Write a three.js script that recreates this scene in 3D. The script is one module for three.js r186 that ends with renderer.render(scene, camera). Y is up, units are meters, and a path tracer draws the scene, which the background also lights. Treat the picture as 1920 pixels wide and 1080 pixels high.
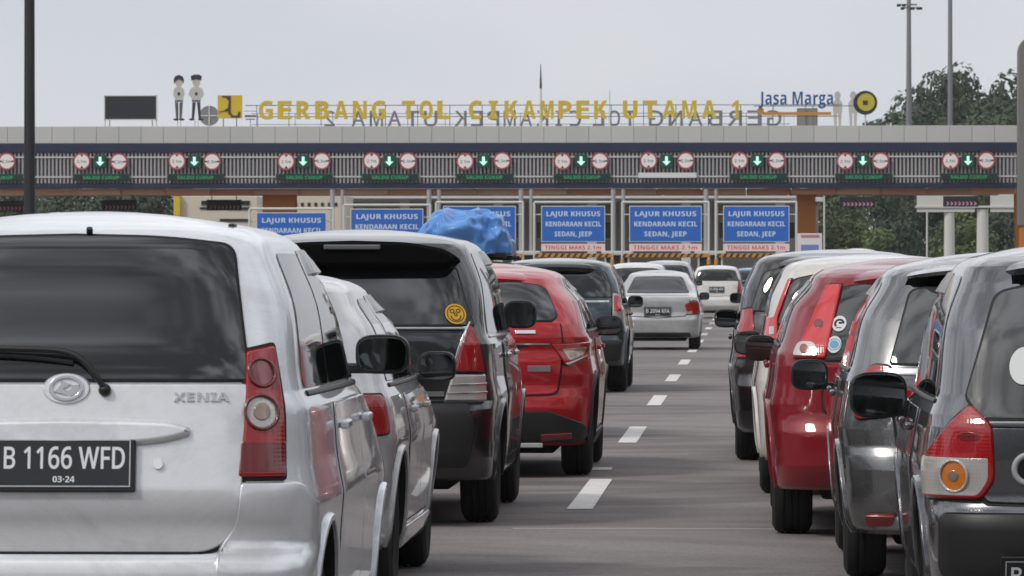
import * as THREE from 'three';
import { mergeGeometries, toCreasedNormals } from 'three/addons/utils/BufferGeometryUtils.js';
import { RoundedBoxGeometry } from 'three/addons/geometries/RoundedBoxGeometry.js';
import { TextGeometry } from 'three/addons/geometries/TextGeometry.js';
import { FontLoader } from 'three/addons/loaders/FontLoader.js';
import { Brush, Evaluator, SUBTRACTION } from 'three-bvh-csg';

// ---------------------------------------------------------------- camera, sky, sun, exposure
const scene = new THREE.Scene();
const EYE = 1.53, FOCAL = 10000;                                  // focal length in pixels of a 1920 x 1080 frame
const camera = new THREE.PerspectiveCamera(2 * Math.atan(540 / FOCAL) * 180 / Math.PI, 16 / 9, 0.5, 4000);
camera.position.set(0, EYE, 0);
camera.rotation.order = 'YXZ';
camera.rotation.y = Math.atan(445 / FOCAL);
camera.rotation.x = -Math.atan(32 / FOCAL);
camera.focus = 30; camera.userData.fStop = 22;
const SUN = new THREE.Vector3(-0.60, 0.76, 0.25).normalize();      // veiled sun high to the left behind the photographer
const sun = new THREE.DirectionalLight(new THREE.Color().setRGB(1, 0.95, 0.88), 1.5);
sun.position.copy(SUN).multiplyScalar(200); sun.target.position.set(0, 0, -60);
sun.castShadow = true; sun.shadow.radius = 22; sun.shadow.mapSize.set(4096, 4096);
Object.assign(sun.shadow.camera, { left: -90, right: 90, top: 260, bottom: -120, near: 1, far: 700 });
scene.add(sun, sun.target);
const renderer = new THREE.WebGLRenderer({ antialias: true });
renderer.toneMapping = THREE.LinearToneMapping;
renderer.toneMappingExposure = 1.11;
renderer.shadowMap.enabled = true;

// ---------------------------------------------------------------- small tools
function mulberry(a) { return () => { a |= 0; a = a + 0x6D2B79F5 | 0; let t = Math.imul(a ^ a >>> 15, 1 | a); t = t + Math.imul(t ^ t >>> 7, 61 | t) ^ t; return ((t ^ t >>> 14) >>> 0) / 4294967296; }; }
const clamp = (x, a, b) => Math.min(b, Math.max(a, x)), lerp = (a, b, t) => a + (b - a) * t;
const smooth = (a, b, x) => { const t = clamp((x - a) / (b - a), 0, 1); return t * t * (3 - 2 * t); };
function hash3(x, y, z) { let h = Math.imul(x, 374761393) + Math.imul(y, 668265263) + Math.imul(z, 2147483647 ^ 1274126177); h = Math.imul(h ^ h >>> 13, 1274126177); return ((h ^ h >>> 16) >>> 0) / 4294967296; }
function noise3(x, y, z) {
  const X = Math.floor(x), Y = Math.floor(y), Z = Math.floor(z), f = t => t * t * t * (t * (t * 6 - 15) + 10), u = f(x - X), v = f(y - Y), w = f(z - Z);
  const c = (i, j, k) => hash3(X + i, Y + j, Z + k);
  return lerp(lerp(lerp(c(0, 0, 0), c(1, 0, 0), u), lerp(c(0, 1, 0), c(1, 1, 0), u), v), lerp(lerp(c(0, 0, 1), c(1, 0, 1), u), lerp(c(0, 1, 1), c(1, 1, 1), u), v), w);
}
function fbm(x, y, z, n) { let s = 0, a = 0.5, t = 0; for (let i = 0; i < n; i++) { s += a * noise3(x, y, z); t += a; a *= 0.5; x = x * 2.03 + 7.1; y = y * 2.03 + 3.7; z = z * 2.03 + 1.3; } return s / t; }
function pchip(pts) {                                              // monotone cubic through [x, y] pairs
  const n = pts.length, x = pts.map(p => p[0]), y = pts.map(p => p[1]), d = [], m = [];
  for (let i = 0; i < n - 1; i++) d.push((y[i + 1] - y[i]) / (x[i + 1] - x[i]));
  for (let i = 0; i < n; i++) m.push(i === 0 ? d[0] : i === n - 1 ? d[n - 2] : d[i - 1] * d[i] <= 0 ? 0 : 2 * d[i - 1] * d[i] / (d[i - 1] + d[i]));
  return t => {
    if (t <= x[0]) return y[0]; if (t >= x[n - 1]) return y[n - 1];
    let i = 0; while (t > x[i + 1]) i++;
    const h = x[i + 1] - x[i], s = (t - x[i]) / h, s2 = s * s, s3 = s2 * s;
    return (2 * s3 - 3 * s2 + 1) * y[i] + (s3 - 2 * s2 + s) * h * m[i] + (3 * s2 - 2 * s3) * y[i + 1] + (s3 - s2) * h * m[i + 1];
  };
}
const lin = (r, g, b) => new THREE.Color().setRGB(r, g, b);

// ---------------------------------------------------------------- sky: bright, softly mottled overcast
{
  const W = 1024, H = 512, data = new Float32Array(W * H * 4);
  for (let j = 0; j < H; j++) {
    const el = ((j + 0.5) / H - 0.5) * Math.PI, sy = Math.sin(el), cy = Math.cos(el);
    for (let i = 0; i < W; i++) {
      const az = ((i + 0.5) / W - 0.5) * 2 * Math.PI, dx = cy * Math.cos(az), dz = cy * Math.sin(az);
      const k = 1 / (Math.max(sy, 0) + 0.34);
      let cl = fbm(dx * k * 2.1 + 5, dz * k * 2.1 + 9, 0.4, 6) * 0.5 + fbm(dx * k * 6 + 1, dz * k * 11 + 4, 2.4, 6) * 0.5;
      cl = smooth(0.38, 0.62, cl);
      const thin = 1 - smooth(0.02, 0.36, sy);                        // the low sky is an even bright veil
      const v = lerp(lerp(0.24, 1.05, cl), 0.62, thin * 0.96) * (1 + 0.10 * Math.max(sy, 0));
      const dot = dx * SUN.x + sy * SUN.y + dz * SUN.z, ang = Math.acos(clamp(dot, -1, 1)) * 57.3;
      const glow = 2.2 * Math.exp(-(ang * ang) / 30) * (0.4 + cl) + 0.30 * Math.exp(-ang / 20);
      const blue = 1 - cl * 0.6, o = (j * W + i) * 4;
      data[o] = v * (0.985 - 0.035 * blue) + glow; data[o + 1] = v * (1.0 - 0.01 * blue) + glow * 0.97; data[o + 2] = v * (1.03 + 0.05 * blue) + glow * 0.9; data[o + 3] = 1;
    }
  }
  const sky = new THREE.DataTexture(data, W, H, THREE.RGBAFormat, THREE.FloatType);
  sky.mapping = THREE.EquirectangularReflectionMapping; sky.magFilter = sky.minFilter = THREE.LinearFilter; sky.needsUpdate = true;
  scene.background = sky; scene.environment = sky;
}

// ---------------------------------------------------------------- materials
function noiseTexture(size, fn, srgb, repeat) {
  const d = new Uint8Array(size * size * 4);
  for (let j = 0; j < size; j++) for (let i = 0; i < size; i++) { const c = fn(i / size, j / size, i, j), o = (j * size + i) * 4; d[o] = clamp(c[0], 0, 1) * 255; d[o + 1] = clamp(c[1], 0, 1) * 255; d[o + 2] = clamp(c[2], 0, 1) * 255; d[o + 3] = 255; }
  const t = new THREE.DataTexture(d, size, size); t.wrapS = t.wrapT = THREE.RepeatWrapping; t.magFilter = THREE.LinearFilter; t.minFilter = THREE.LinearMipmapLinearFilter; t.generateMipmaps = true;
  if (srgb) t.colorSpace = THREE.SRGBColorSpace; if (repeat) t.repeat.set(repeat, repeat); t.needsUpdate = true; return t;
}
const tileNoise = (u, v, f, s) => { const a = u * 2 * Math.PI, b = v * 2 * Math.PI, r = f / (2 * Math.PI); return fbm(Math.cos(a) * r + s, Math.sin(a) * r + Math.cos(b) * r * 1.3 + 20, Math.sin(b) * r * 1.3 + s * 3, 4); };
const std = (color, roughness = 0.6, metalness = 0, extra = {}) => new THREE.MeshStandardMaterial({ color, roughness, metalness, ...extra });
const phys = (color, o) => new THREE.MeshPhysicalMaterial({ color, ...o });
const dust = noiseTexture(512, (u, v, i, j) => { const a = smooth(0.5, 0.75, tileNoise(u, v, 9, 3)), b = hash3(i, j, 11), c = tileNoise(u, v, 40, 8), k = 1 - a * 0.05 - (b > 0.985 ? 0.10 : 0) - (c - 0.5) * 0.05; return [k, k * 0.997, k * 0.99]; }, true);
const dustR = noiseTexture(512, (u, v, i, j) => { const a = smooth(0.48, 0.72, tileNoise(u, v, 8, 5)), k = 0.80 + a * 0.05 + (hash3(i, j, 2) - 0.5) * 0.08; return [k, k, k]; }, false);
const paint = (r, g, b, metal = 0.35, rough = 0.38, coat = 1) => phys(lin(r, g, b), { specularIntensity: r < 0.05 ? 0.2 : 0.6, metalness: metal, roughness: rough * 1.25, map: dust, roughnessMap: dustR, clearcoat: coat, clearcoatRoughness: 0.03 });
const prism = noiseTexture(64, (u, v, i, j) => { const a = Math.abs((i % 16) / 8 - 1), b = Math.abs((j % 16) / 8 - 1), k = 0.5 * a + 0.35 * b + 0.15 * hash3(i >> 4, j >> 4, 2); return [k, k, k]; }, false, 18);
const M = {
  silver: paint(0.80, 0.82, 0.865, 0.5, 0.36), silver2: paint(0.52, 0.525, 0.535, 0.55, 0.34), white: paint(0.72, 0.72, 0.71, 0, 0.4), pearl: paint(0.62, 0.60, 0.58, 0.1, 0.4),
  black: paint(0.050, 0.051, 0.056, 0.85, 0.3), graphite: paint(0.19, 0.193, 0.20, 0.88, 0.26), charcoal: paint(0.13, 0.134, 0.15, 0.9, 0.26), navy: paint(0.06, 0.085, 0.10, 0.85, 0.3),
  red: paint(0.38, 0.004, 0.009, 0.1, 0.36, 0.8), maroon: paint(0.22, 0.006, 0.015, 0.15, 0.36, 0.8), blue: paint(0.12, 0.26, 0.42, 0.2, 0.36), beige: paint(0.36, 0.33, 0.29, 0.4, 0.38),
  glass: phys(lin(0.010, 0.011, 0.012), { roughness: 0.03, ior: 1.85 }),
  greyGlass: phys(lin(0.05, 0.051, 0.053), { roughness: 0.05, ior: 1.8 }),
  gloss: phys(lin(0.006, 0.006, 0.007), { roughness: 0.12, ior: 1.5 }),
  mirror: std(lin(0.13, 0.14, 0.14), 0.06, 1),
  plastic: std(lin(0.012, 0.012, 0.013), 0.45), rubber: std(lin(0.010, 0.010, 0.010), 0.85), seal: std(lin(0.006, 0.006, 0.006), 0.7),
  chrome: std(lin(0.75, 0.75, 0.76), 0.14, 1), alloy: std(lin(0.42, 0.42, 0.43), 0.32, 0.9), steel: std(lin(0.16, 0.16, 0.17), 0.5, 0.6),
  redLens: phys(lin(0.32, 0.003, 0.006), { bumpMap: prism, bumpScale: 0.0006, roughness: 0.16, clearcoat: 1, clearcoatRoughness: 0.04 }),
  redDark: phys(lin(0.15, 0.003, 0.005), { bumpMap: prism, bumpScale: 0.0006, roughness: 0.2, clearcoat: 1, clearcoatRoughness: 0.04 }),
  redBright: phys(lin(0.55, 0.012, 0.016), { bumpMap: prism, bumpScale: 0.0006, roughness: 0.14, clearcoat: 1, clearcoatRoughness: 0.04 }),
  clearLens: phys(lin(0.50, 0.48, 0.46), { bumpMap: prism, bumpScale: 0.0008, roughness: 0.14, metalness: 0.35, clearcoat: 1, clearcoatRoughness: 0.04 }),
  bulb: phys(lin(0.36, 0.27, 0.22), { roughness: 0.15, metalness: 0.5, clearcoat: 1 }),
  bulbRed: phys(lin(0.20, 0.05, 0.05), { roughness: 0.15, metalness: 0.4, clearcoat: 1 }),
  amber: phys(lin(0.55, 0.16, 0.02), { roughness: 0.2, clearcoat: 1 }),
  whiteSticker: std(lin(0.62, 0.64, 0.64), 0.6), yellowSticker: std(lin(0.62, 0.36, 0.03), 0.6), brownInk: std(lin(0.16, 0.06, 0.01), 0.7), blueInk: std(lin(0.12, 0.34, 0.52), 0.6),
  matte: phys(lin(0.003, 0.003, 0.003), { roughness: 1, specularIntensity: 0.08 }), steelPaint: std(lin(0.34, 0.35, 0.36), 0.5), dark: std(lin(0.025, 0.026, 0.03), 0.7), concrete: std(lin(0.30, 0.29, 0.28), 0.9),
};

// ---------------------------------------------------------------- naming and grouping
const taken = new Map();
function numbered(n) { const k = taken.get(n) || 0; taken.set(n, k + 1); return k ? `${n}_${String(k).padStart(3, '0')}` : n; }
function add(parent, name, geo, mat) { const m = new THREE.Mesh(geo, mat); m.name = name; m.castShadow = m.receiveShadow = true; parent.add(m); return m; }
function thing(name, label, category, x = 0, y = 0, z = 0, turn = 0, group) {
  const g = new THREE.Group(); g.name = numbered(name); g.position.set(x, y, z); g.rotation.y = turn; g.userData = { label, category }; if (group) g.userData.group = group; scene.add(g); return g;
}
function single(name, geo, mat, label, category, group) { const m = add(scene, numbered(name), geo, mat); m.userData = { label, category }; if (group) m.userData.group = group; return m; }
function structure(name, geo, mat) { const m = add(scene, numbered(name), geo, mat); m.userData = { kind: 'structure' }; return m; }
const box = (w, h, d, x = 0, y = 0, z = 0) => new THREE.BoxGeometry(w, h, d).translate(x, y, z);
const rbox = (w, h, d, r, x = 0, y = 0, z = 0) => new RoundedBoxGeometry(w, h, d, 2, r).translate(x, y, z);
const rod = (r0, r1, h, x = 0, y = 0, z = 0, n = 12) => new THREE.CylinderGeometry(r1, r0, h, n).translate(x, y + h / 2, z);
function bar(a, b, r, n = 8) { const A = new THREE.Vector3(...a), B = new THREE.Vector3(...b), d = B.clone().sub(A), g = new THREE.CylinderGeometry(r, r, d.length(), n); g.applyQuaternion(new THREE.Quaternion().setFromUnitVectors(new THREE.Vector3(0, 1, 0), d.normalize())); return g.translate((a[0] + b[0]) / 2, (a[1] + b[1]) / 2, (a[2] + b[2]) / 2); }
const flat = gs => mergeGeometries(gs.map(g => { const q = g.index ? g.toNonIndexed() : g; for (const k of Object.keys(q.attributes)) if (!['position', 'normal', 'uv'].includes(k)) q.deleteAttribute(k); return q; }));
const tube = (pts, r, seg = 24, rs = 8) => new THREE.TubeGeometry(new THREE.CatmullRomCurve3(pts.map(p => new THREE.Vector3(...p))), seg, r, rs);
function canvasTexture(w, h, draw) { const c = document.createElement('canvas'); c.width = w; c.height = h; draw(c.getContext('2d'), w, h); const t = new THREE.CanvasTexture(c); t.colorSpace = THREE.SRGBColorSpace; t.anisotropy = 8; return t; }
const font = await new FontLoader().loadAsync('fonts/droid/droid_sans_bold.typeface.json');

// ---------------------------------------------------------------- car body: a skin given by profiles over height
class Skin {
  constructor(c) {
    Object.assign(this, c); delete this.zr; delete this.hw; delete this.ff;
    this.zrF = pchip(c.zr); this.ffF = pchip(c.ff); this.hwF = pchip(c.hw);
    const ref = this.hwRef = Math.max(...c.hw.map(p => p[1]));
    const make = (L, n) => {
      const t = []; let u = 0, px = 0, pz = 0;
      for (let i = 0; i <= 1500; i++) { const a = Math.pow(Math.sin(i / 1500 * Math.PI / 2), 2 / n), b = 1 - Math.pow(Math.max(0, Math.cos(i / 1500 * Math.PI / 2)), 2 / n); u += Math.hypot(a * ref - px, b * L - pz); px = a * ref; pz = b * L; t.push([u, a, b]); }
      return t;
    };
    this.rearT = make(this.LR, this.nR); this.frontT = make(this.LF, this.nF); this.UC = this.rearT[1500][0];
  }
  zr(y) { return this.zrF(y); } zf(y) { return this.len - this.ffF(y); } hw(y) { return this.hwF(y); }
  bar(z) { const q = (z / this.len - 0.52) / 0.52; return 1 - this.barrel * q * q * Math.abs(q); }
  look(T, u) { let lo = 0, hi = 1500; if (u >= T[1500][0]) return [1, 1]; while (hi - lo > 1) { const m = lo + hi >> 1; if (T[m][0] > u) hi = m; else lo = m; } const s = (u - T[lo][0]) / (T[hi][0] - T[lo][0] || 1); return [lerp(T[lo][1], T[hi][1], s), lerp(T[lo][2], T[hi][2], s)]; }
  rearZ(x, y) { const q = Math.min(0.9995, Math.abs(x) / (this.hw(y) * this.bar(this.zr(y) + 0.1))); return this.zr(y) + this.LR * (1 - Math.pow(1 - Math.pow(q, this.nR), 1 / this.nR)); }
  sideX(z, y) {
    const q = clamp((this.zr(y) + this.LR - z) / this.LR, 0, 0.9995), p = clamp((z - this.zf(y) + this.LF) / this.LF, 0, 0.9995);
    return this.hw(y) * this.bar(z) * Math.pow(1 - Math.pow(q, this.nR), 1 / this.nR) * Math.pow(1 - Math.pow(p, this.nF), 1 / this.nF);
  }
  // points in the car's own axes: rear at z = 0, front at z = -len
  at(mode, a, y, sgn = 1) {
    if (mode === 'rear') return [sgn * a, y, -this.rearZ(a, y)];
    if (mode === 'side') return [sgn * this.sideX(a, y), y, -a];
    const s = Math.sign(a) || 1, uu = Math.abs(a) * this.hwRef / this.hw(y);
    const [p, b] = this.look(this.rearT, uu), z = this.zr(y) + this.LR * b + Math.max(0, uu - this.UC);
    return [sgn * s * this.hw(y) * p * this.bar(z), y, -z];
  }
  normal(mode, a, y, sgn = 1) {
    const e = 0.004, p = this.at(mode, a - e, y, sgn), q = this.at(mode, a + e, y, sgn), r = this.at(mode, a, y - e, sgn), t = this.at(mode, a, y + e, sgn);
    const n = new THREE.Vector3(q[0] - p[0], q[1] - p[1], q[2] - p[2]).cross(new THREE.Vector3(t[0] - r[0], t[1] - r[1], t[2] - r[2])).normalize();
    const m = this.at(mode, a, y, sgn), out = mode === 'side' ? n.x * sgn : n.x * m[0] * 0.3 + n.z;
    if (out < 0) n.negate(); return n;
  }
  outline(y) {                                                   // closed ring, right half from the rear to the front, then the left half back
    const half = [], hw = this.hw(y), zr = this.zr(y), zf = this.zf(y), NR = 20, NS = 8, NF = 12;
    for (let i = 0; i <= NR; i++) { const [a, b] = this.look(this.rearT, this.UC * i / NR), z = zr + this.LR * b; half.push([hw * a * this.bar(z), z]); }
    const z0 = zr + this.LR, z1 = Math.max(z0 + 0.05, zf - this.LF), fl = Math.min(this.LF, zf - z1);
    for (let i = 1; i < NS; i++) { const z = lerp(z0, z1, i / NS); half.push([hw * this.bar(z), z]); }
    const UF = this.frontT[1500][0];
    for (let i = NF; i >= 0; i--) { const [a, b] = this.look(this.frontT, UF * i / NF), z = zf - fl * b; half.push([hw * a * this.bar(z), z]); }
    const ring = half.slice(); for (let i = half.length - 2; i > 0; i--) ring.push([-half[i][0], half[i][1]]);
    return ring;
  }
  body() {
    const ys = new Set(); const add1 = y => ys.add(Math.round(y * 1e4) / 1e4);
    for (let i = 0; i <= 34; i++) add1(lerp(this.bottom, this.top, i / 34));
    for (const p of [...this.zr_(), ...this.hw_()]) if (p > this.bottom && p < this.top) add1(p);
    let L = [...ys].sort((a, b) => a - b); L = L.filter((y, i) => i === 0 || i === L.length - 1 || y - L[i - 1] > 0.004);
    const pos = [], idx = [], rings = []; let N = 0;
    for (const y of L) rings.push(this.outline(y).map(p => [p[0], y, -p[1]]));
    const top = rings[rings.length - 1], mid = top.reduce((s, p) => s + p[2], 0) / top.length;
    for (const k of [0.93, 0.84, 0.70, 0.52, 0.3, 0.1]) rings.push(top.map(p => [p[0] * k, this.top + this.crown * (1 - k * k) / 1, mid + (p[2] - mid) * k]));
    N = top.length; for (const r of rings) for (const p of r) pos.push(...p);
    for (let j = 0; j < rings.length - 1; j++) for (let i = 0; i < N; i++) { const a = j * N + i, b = j * N + (i + 1) % N, c = a + N, d = b + N; idx.push(a, c, b, b, c, d); }
    const t = pos.length / 3; pos.push(0, this.top + this.crown, mid); const o = (rings.length - 1) * N;
    for (let i = 0; i < N; i++) idx.push(o + i, t, o + (i + 1) % N);
    pos.push(0, this.bottom, mid); for (let i = 0; i < N; i++) idx.push(i, (i + 1) % N, t + 1);
    const g = new THREE.BufferGeometry(); g.setAttribute('position', new THREE.Float32BufferAttribute(pos, 3)); g.setIndex(idx);
    g.computeVertexNormals();
    if (this.flip === undefined) { const n = g.attributes.normal; this.flip = n.getX(5 * N + 24) < 0; }
    if (this.flip) { for (let i = 0; i < idx.length; i += 3) [idx[i + 1], idx[i + 2]] = [idx[i + 2], idx[i + 1]]; g.setIndex(idx); g.computeVertexNormals(); }
    const uv = []; for (let i = 0; i < pos.length; i += 3) uv.push(pos[i + 2] * 0.8 + pos[i] * 0.6, pos[i + 1] + pos[i] * 0.2); g.setAttribute('uv', new THREE.Float32BufferAttribute(uv, 2));
    return g;
  }
  zr_() { return this.zrPts.map(p => p[0]); } hw_() { return this.hwPts.map(p => p[0]); }
}
function skinOf(c) { return new Skin({ ...c, zrPts: c.zr, hwPts: c.hw }); }
// outline with rounded corners: points [a, y, radius]
function rounded(pts, fine = 0.05) {
  const out = [], n = pts.length;
  for (let i = 0; i < n; i++) {
    const p = pts[i], a = pts[(i + n - 1) % n], b = pts[(i + 1) % n], r0 = p[2] || 0, la = Math.hypot(a[0] - p[0], a[1] - p[1]), lb = Math.hypot(b[0] - p[0], b[1] - p[1]);
    const r = Math.min(r0, la * 0.48, lb * 0.48);
    if (r < 1e-4) { out.push([p[0], p[1]]); continue; }
    const A = [lerp(p[0], a[0], r / la), lerp(p[1], a[1], r / la)], B = [lerp(p[0], b[0], r / lb), lerp(p[1], b[1], r / lb)], k = r > 0.02 ? 6 : 3;
    for (let j = 0; j <= k; j++) { const t = j / k, s = 1 - t; out.push([s * s * A[0] + 2 * s * t * p[0] + t * t * B[0], s * s * A[1] + 2 * s * t * p[1] + t * t * B[1]]); }
  }
  const res = [];
  for (let i = 0; i < out.length; i++) { const a = out[i], b = out[(i + 1) % out.length], d = Math.hypot(b[0] - a[0], b[1] - a[1]), k = Math.max(1, Math.ceil(d / fine)); if (d < 1e-5) continue; for (let j = 0; j < k; j++) res.push([lerp(a[0], b[0], j / k), lerp(a[1], b[1], j / k)]); }
  let area = 0; for (let i = 0; i < res.length; i++) { const a = res[i], b = res[(i + 1) % res.length]; area += a[0] * b[1] - b[0] * a[1]; }
  return area < 0 ? res.reverse() : res;
}
const mirrored = pts => [...pts, ...pts.slice().reverse().filter(p => Math.abs(p[0]) > 1e-6).map(p => [-p[0], p[1], p[2]])];
function clip(poly, axis, v, keepLess) {
  const out = [], inside = p => keepLess ? p[axis] <= v : p[axis] >= v;
  for (let i = 0; i < poly.length; i++) {
    const a = poly[i], b = poly[(i + 1) % poly.length], ia = inside(a), ib = inside(b);
    if (ia) out.push(a);
    if (ia !== ib) { const t = (v - a[axis]) / (b[axis] - a[axis]); out.push([lerp(a[0], b[0], t), lerp(a[1], b[1], t)]); }
  }
  return out;
}
// a panel that lies on the skin, raised by off, with a rounded rim
function patch(skin, mode, pts, off = 0.004, o = {}) {
  const sgn = o.sgn || 1, rim = o.rim ?? Math.min(off * 0.8, 0.012), cell = o.cell || 0.07;
  const P = rounded(pts, o.fine || 0.05), n = P.length, dir = o.dir ? new THREE.Vector3(...o.dir).normalize() : null;
  const nor = P.map((p, i) => { const a = P[(i + n - 1) % n], b = P[(i + 1) % n], l = Math.hypot(b[0] - a[0], b[1] - a[1]) || 1; return [(b[1] - a[1]) / l, -(b[0] - a[0]) / l]; });
  const Q = P.map((p, i) => [p[0] - nor[i][0] * rim, p[1] - nor[i][1] * rim]);
  const pos = [], nrm = [], uv = [];
  const lift = o.lift || (() => 1);
  const put = (p, h, N, flipN) => { const c = skin.at(mode, p[0], p[1], sgn), d = dir || skin.normal(mode, p[0], p[1], sgn); pos.push(c[0] + d.x * h, c[1] + d.y * h, c[2] + d.z * h); nrm.push(N.x, N.y, N.z); uv.push(p[0], p[1]); };
  const edgeN = i => { const e = 0.003, p = P[i], a = skin.at(mode, p[0], p[1], sgn), b = skin.at(mode, p[0] + nor[i][0] * e, p[1] + nor[i][1] * e, sgn); return new THREE.Vector3(b[0] - a[0], b[1] - a[1], b[2] - a[2]).normalize(); };
  const tri = (a, b, c) => { if (sgn > 0) { put(...a); put(...b); put(...c); } else { put(...a); put(...c); put(...b); } };
  const top = p => [p, off * lift(p[0], p[1]), skin.normal(mode, p[0], p[1], sgn)];
  for (let i = 0; i < n; i++) {
    const j = (i + 1) % n, Ni = edgeN(i), Nj = edgeN(j), hi = off * lift(...P[i]) - rim, hj = off * lift(...P[j]) - rim;
    const a0 = [P[i], -0.006, Ni], b0 = [P[j], -0.006, Nj], a1 = [P[i], hi, Ni], b1 = [P[j], hj, Nj], a2 = top(Q[i]), b2 = top(Q[j]);
    tri(a0, b0, a1); tri(a1, b0, b1); tri(a1, b1, a2); tri(a2, b1, b2);
  }
  let x0 = 1e9, x1 = -1e9, y0 = 1e9, y1 = -1e9; for (const p of Q) { x0 = Math.min(x0, p[0]); x1 = Math.max(x1, p[0]); y0 = Math.min(y0, p[1]); y1 = Math.max(y1, p[1]); }
  const nx = Math.max(1, Math.ceil((x1 - x0) / cell)), ny = Math.max(1, Math.ceil((y1 - y0) / cell));
  for (let j = 0; j < ny; j++) {
    let row = clip(clip(Q, 1, lerp(y0, y1, j / ny), false), 1, lerp(y0, y1, (j + 1) / ny), true); if (row.length < 3) continue;
    for (let i = 0; i < nx; i++) {
      const c = clip(clip(row, 0, lerp(x0, x1, i / nx), false), 0, lerp(x0, x1, (i + 1) / nx), true); if (c.length < 3) continue;
      const f = THREE.ShapeUtils.triangulateShape(c.map(p => new THREE.Vector2(p[0], p[1])), []);
      for (const t of f) tri(top(c[t[0]]), top(c[t[1]]), top(c[t[2]]));
    }
  }
  const g = new THREE.BufferGeometry(); g.setAttribute('position', new THREE.Float32BufferAttribute(pos, 3)); g.setAttribute('normal', new THREE.Float32BufferAttribute(nrm, 3)); g.setAttribute('uv', new THREE.Float32BufferAttribute(uv, 2));
  return g;
}
const ring = (cx, cy, rx, ry = rx, n = 20) => Array.from({ length: n }, (_, i) => [cx + rx * Math.cos(i / n * 2 * Math.PI), cy + ry * Math.sin(i / n * 2 * Math.PI)]);
// stand something on the skin: its own +z along the outward normal
function onSkin(o, skin, mode, a, y, off, sgn = 1, tiltOnly) {
  const p = skin.at(mode, a, y, sgn), n = skin.normal(mode, a, y, sgn); if (tiltOnly) { n.x = 0; n.normalize(); }
  o.position.set(p[0] + n.x * off, p[1] + n.y * off, p[2] + n.z * off);
  const up = new THREE.Vector3(0, 1, 0), x = up.clone().cross(n).normalize(), v = n.clone().cross(x);
  o.quaternion.setFromRotationMatrix(new THREE.Matrix4().makeBasis(x, v, n)); return o;
}
// roof-edge wing
function wing(skin, yT, w, dep, th, drop = 0.03) {
  const S = 28, secs = [];
  for (let i = 0; i <= S; i++) {
    const x = lerp(-w, w, i / S), t = Math.abs(x) / w, k = Math.pow(Math.max(0, 1 - Math.pow(t, 5)), 0.6), z = skin.rearZ(x, yT), d = dep * k, yy = yT + 0.014 - 0.05 * t * t * t;
    const yb = yT - drop - th * k - 0.05 * k - 0.05 * t * t * t;
    secs.push([[x, yy - 0.02, -(z + 0.14)], [x, yy + 0.004, -(z + 0.02)], [x, yy - drop * 0.4, -(z - d * 0.6)], [x, yy - drop, -(z - d)], [x, yy - drop - th * k, -(z - d + 0.01)], [x, yb, -(skin.rearZ(x, yb) + 0.01)], [x, yb + 0.02, -(skin.rearZ(x, yb) + 0.12)]]);
  }
  const n = secs[0].length, make = js => {
    const pos = [], idx = []; for (const s of secs) for (const p of s) pos.push(...p);
    for (let i = 0; i < S; i++) for (const j of js) { const a = i * n + j, b = i * n + (j + 1) % n, c = a + n, d = b + n; idx.push(a, b, c, b, d, c); }
    const g = new THREE.BufferGeometry(); g.setAttribute('position', new THREE.Float32BufferAttribute(pos, 3)); g.setIndex(idx);
    const q = toCreasedNormals(g, 0.7), uv = []; for (let i = 0; i < q.attributes.position.count; i++) uv.push(q.attributes.position.getX(i), q.attributes.position.getZ(i)); q.setAttribute('uv', new THREE.Float32BufferAttribute(uv, 2)); return q;
  };
  return [make([0, 1, 2, 3, 6]), make([4, 5])];
}

// ---------------------------------------------------------------- wheels, mirrors, plates
const wheelCache = new Map();
function wheelGeometry(R, w, style) {
  const key = `${R}|${w}|${style}`; if (wheelCache.has(key)) return wheelCache.get(key);
  const r = R - 0.105, h = w / 2, prof = [[r - 0.01, -h + 0.02], [r + 0.03, -h + 0.004], [R - 0.05, -h - 0.004], [R - 0.018, -h + 0.012], [R - 0.004, -h + 0.034], [R, -h + 0.06]];
  const grooves = []; for (const z of [-0.042, 0, 0.042]) grooves.push([R, z - 0.009], [R - 0.008, z - 0.006], [R - 0.008, z + 0.006], [R, z + 0.009]);
  const full = [...prof, ...grooves, ...prof.slice().reverse().map(p => [p[0], -p[1]])];
  const tyre = toCreasedNormals(new THREE.LatheGeometry(full.map(p => new THREE.Vector2(p[0], p[1])), 40).rotateZ(Math.PI / 2), 0.5);
  const parts = [new THREE.LatheGeometry([[r + 0.012, h - 0.012], [r + 0.002, h - 0.02], [r - 0.014, h - 0.03], [r - 0.024, h - 0.06], [r - 0.03, -h + 0.03], [r + 0.01, -h + 0.01]].map(p => new THREE.Vector2(p[0], p[1])), 36).rotateZ(-Math.PI / 2)];
  const n = style === 'five' ? 5 : style === 'ten' ? 10 : 7;
  for (let i = 0; i < n; i++) { const s = new RoundedBoxGeometry(0.022, r - 0.05, style === 'five' ? 0.075 : 0.04, 1, 0.008).translate(h - 0.045, r / 2 + 0.02, 0).rotateX(i / n * 2 * Math.PI); parts.push(s); }
  parts.push(new THREE.CylinderGeometry(0.055, 0.065, 0.05, 16).rotateZ(-Math.PI / 2).translate(h - 0.045, 0, 0));
  const rim = flat(parts), disc = flat([new THREE.CylinderGeometry(r - 0.05, r - 0.05, 0.02, 24).rotateZ(Math.PI / 2).translate(h - 0.11, 0, 0)]);
  const res = { tyre: flat([tyre]), rim, disc }; wheelCache.set(key, res); return res;
}
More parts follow.
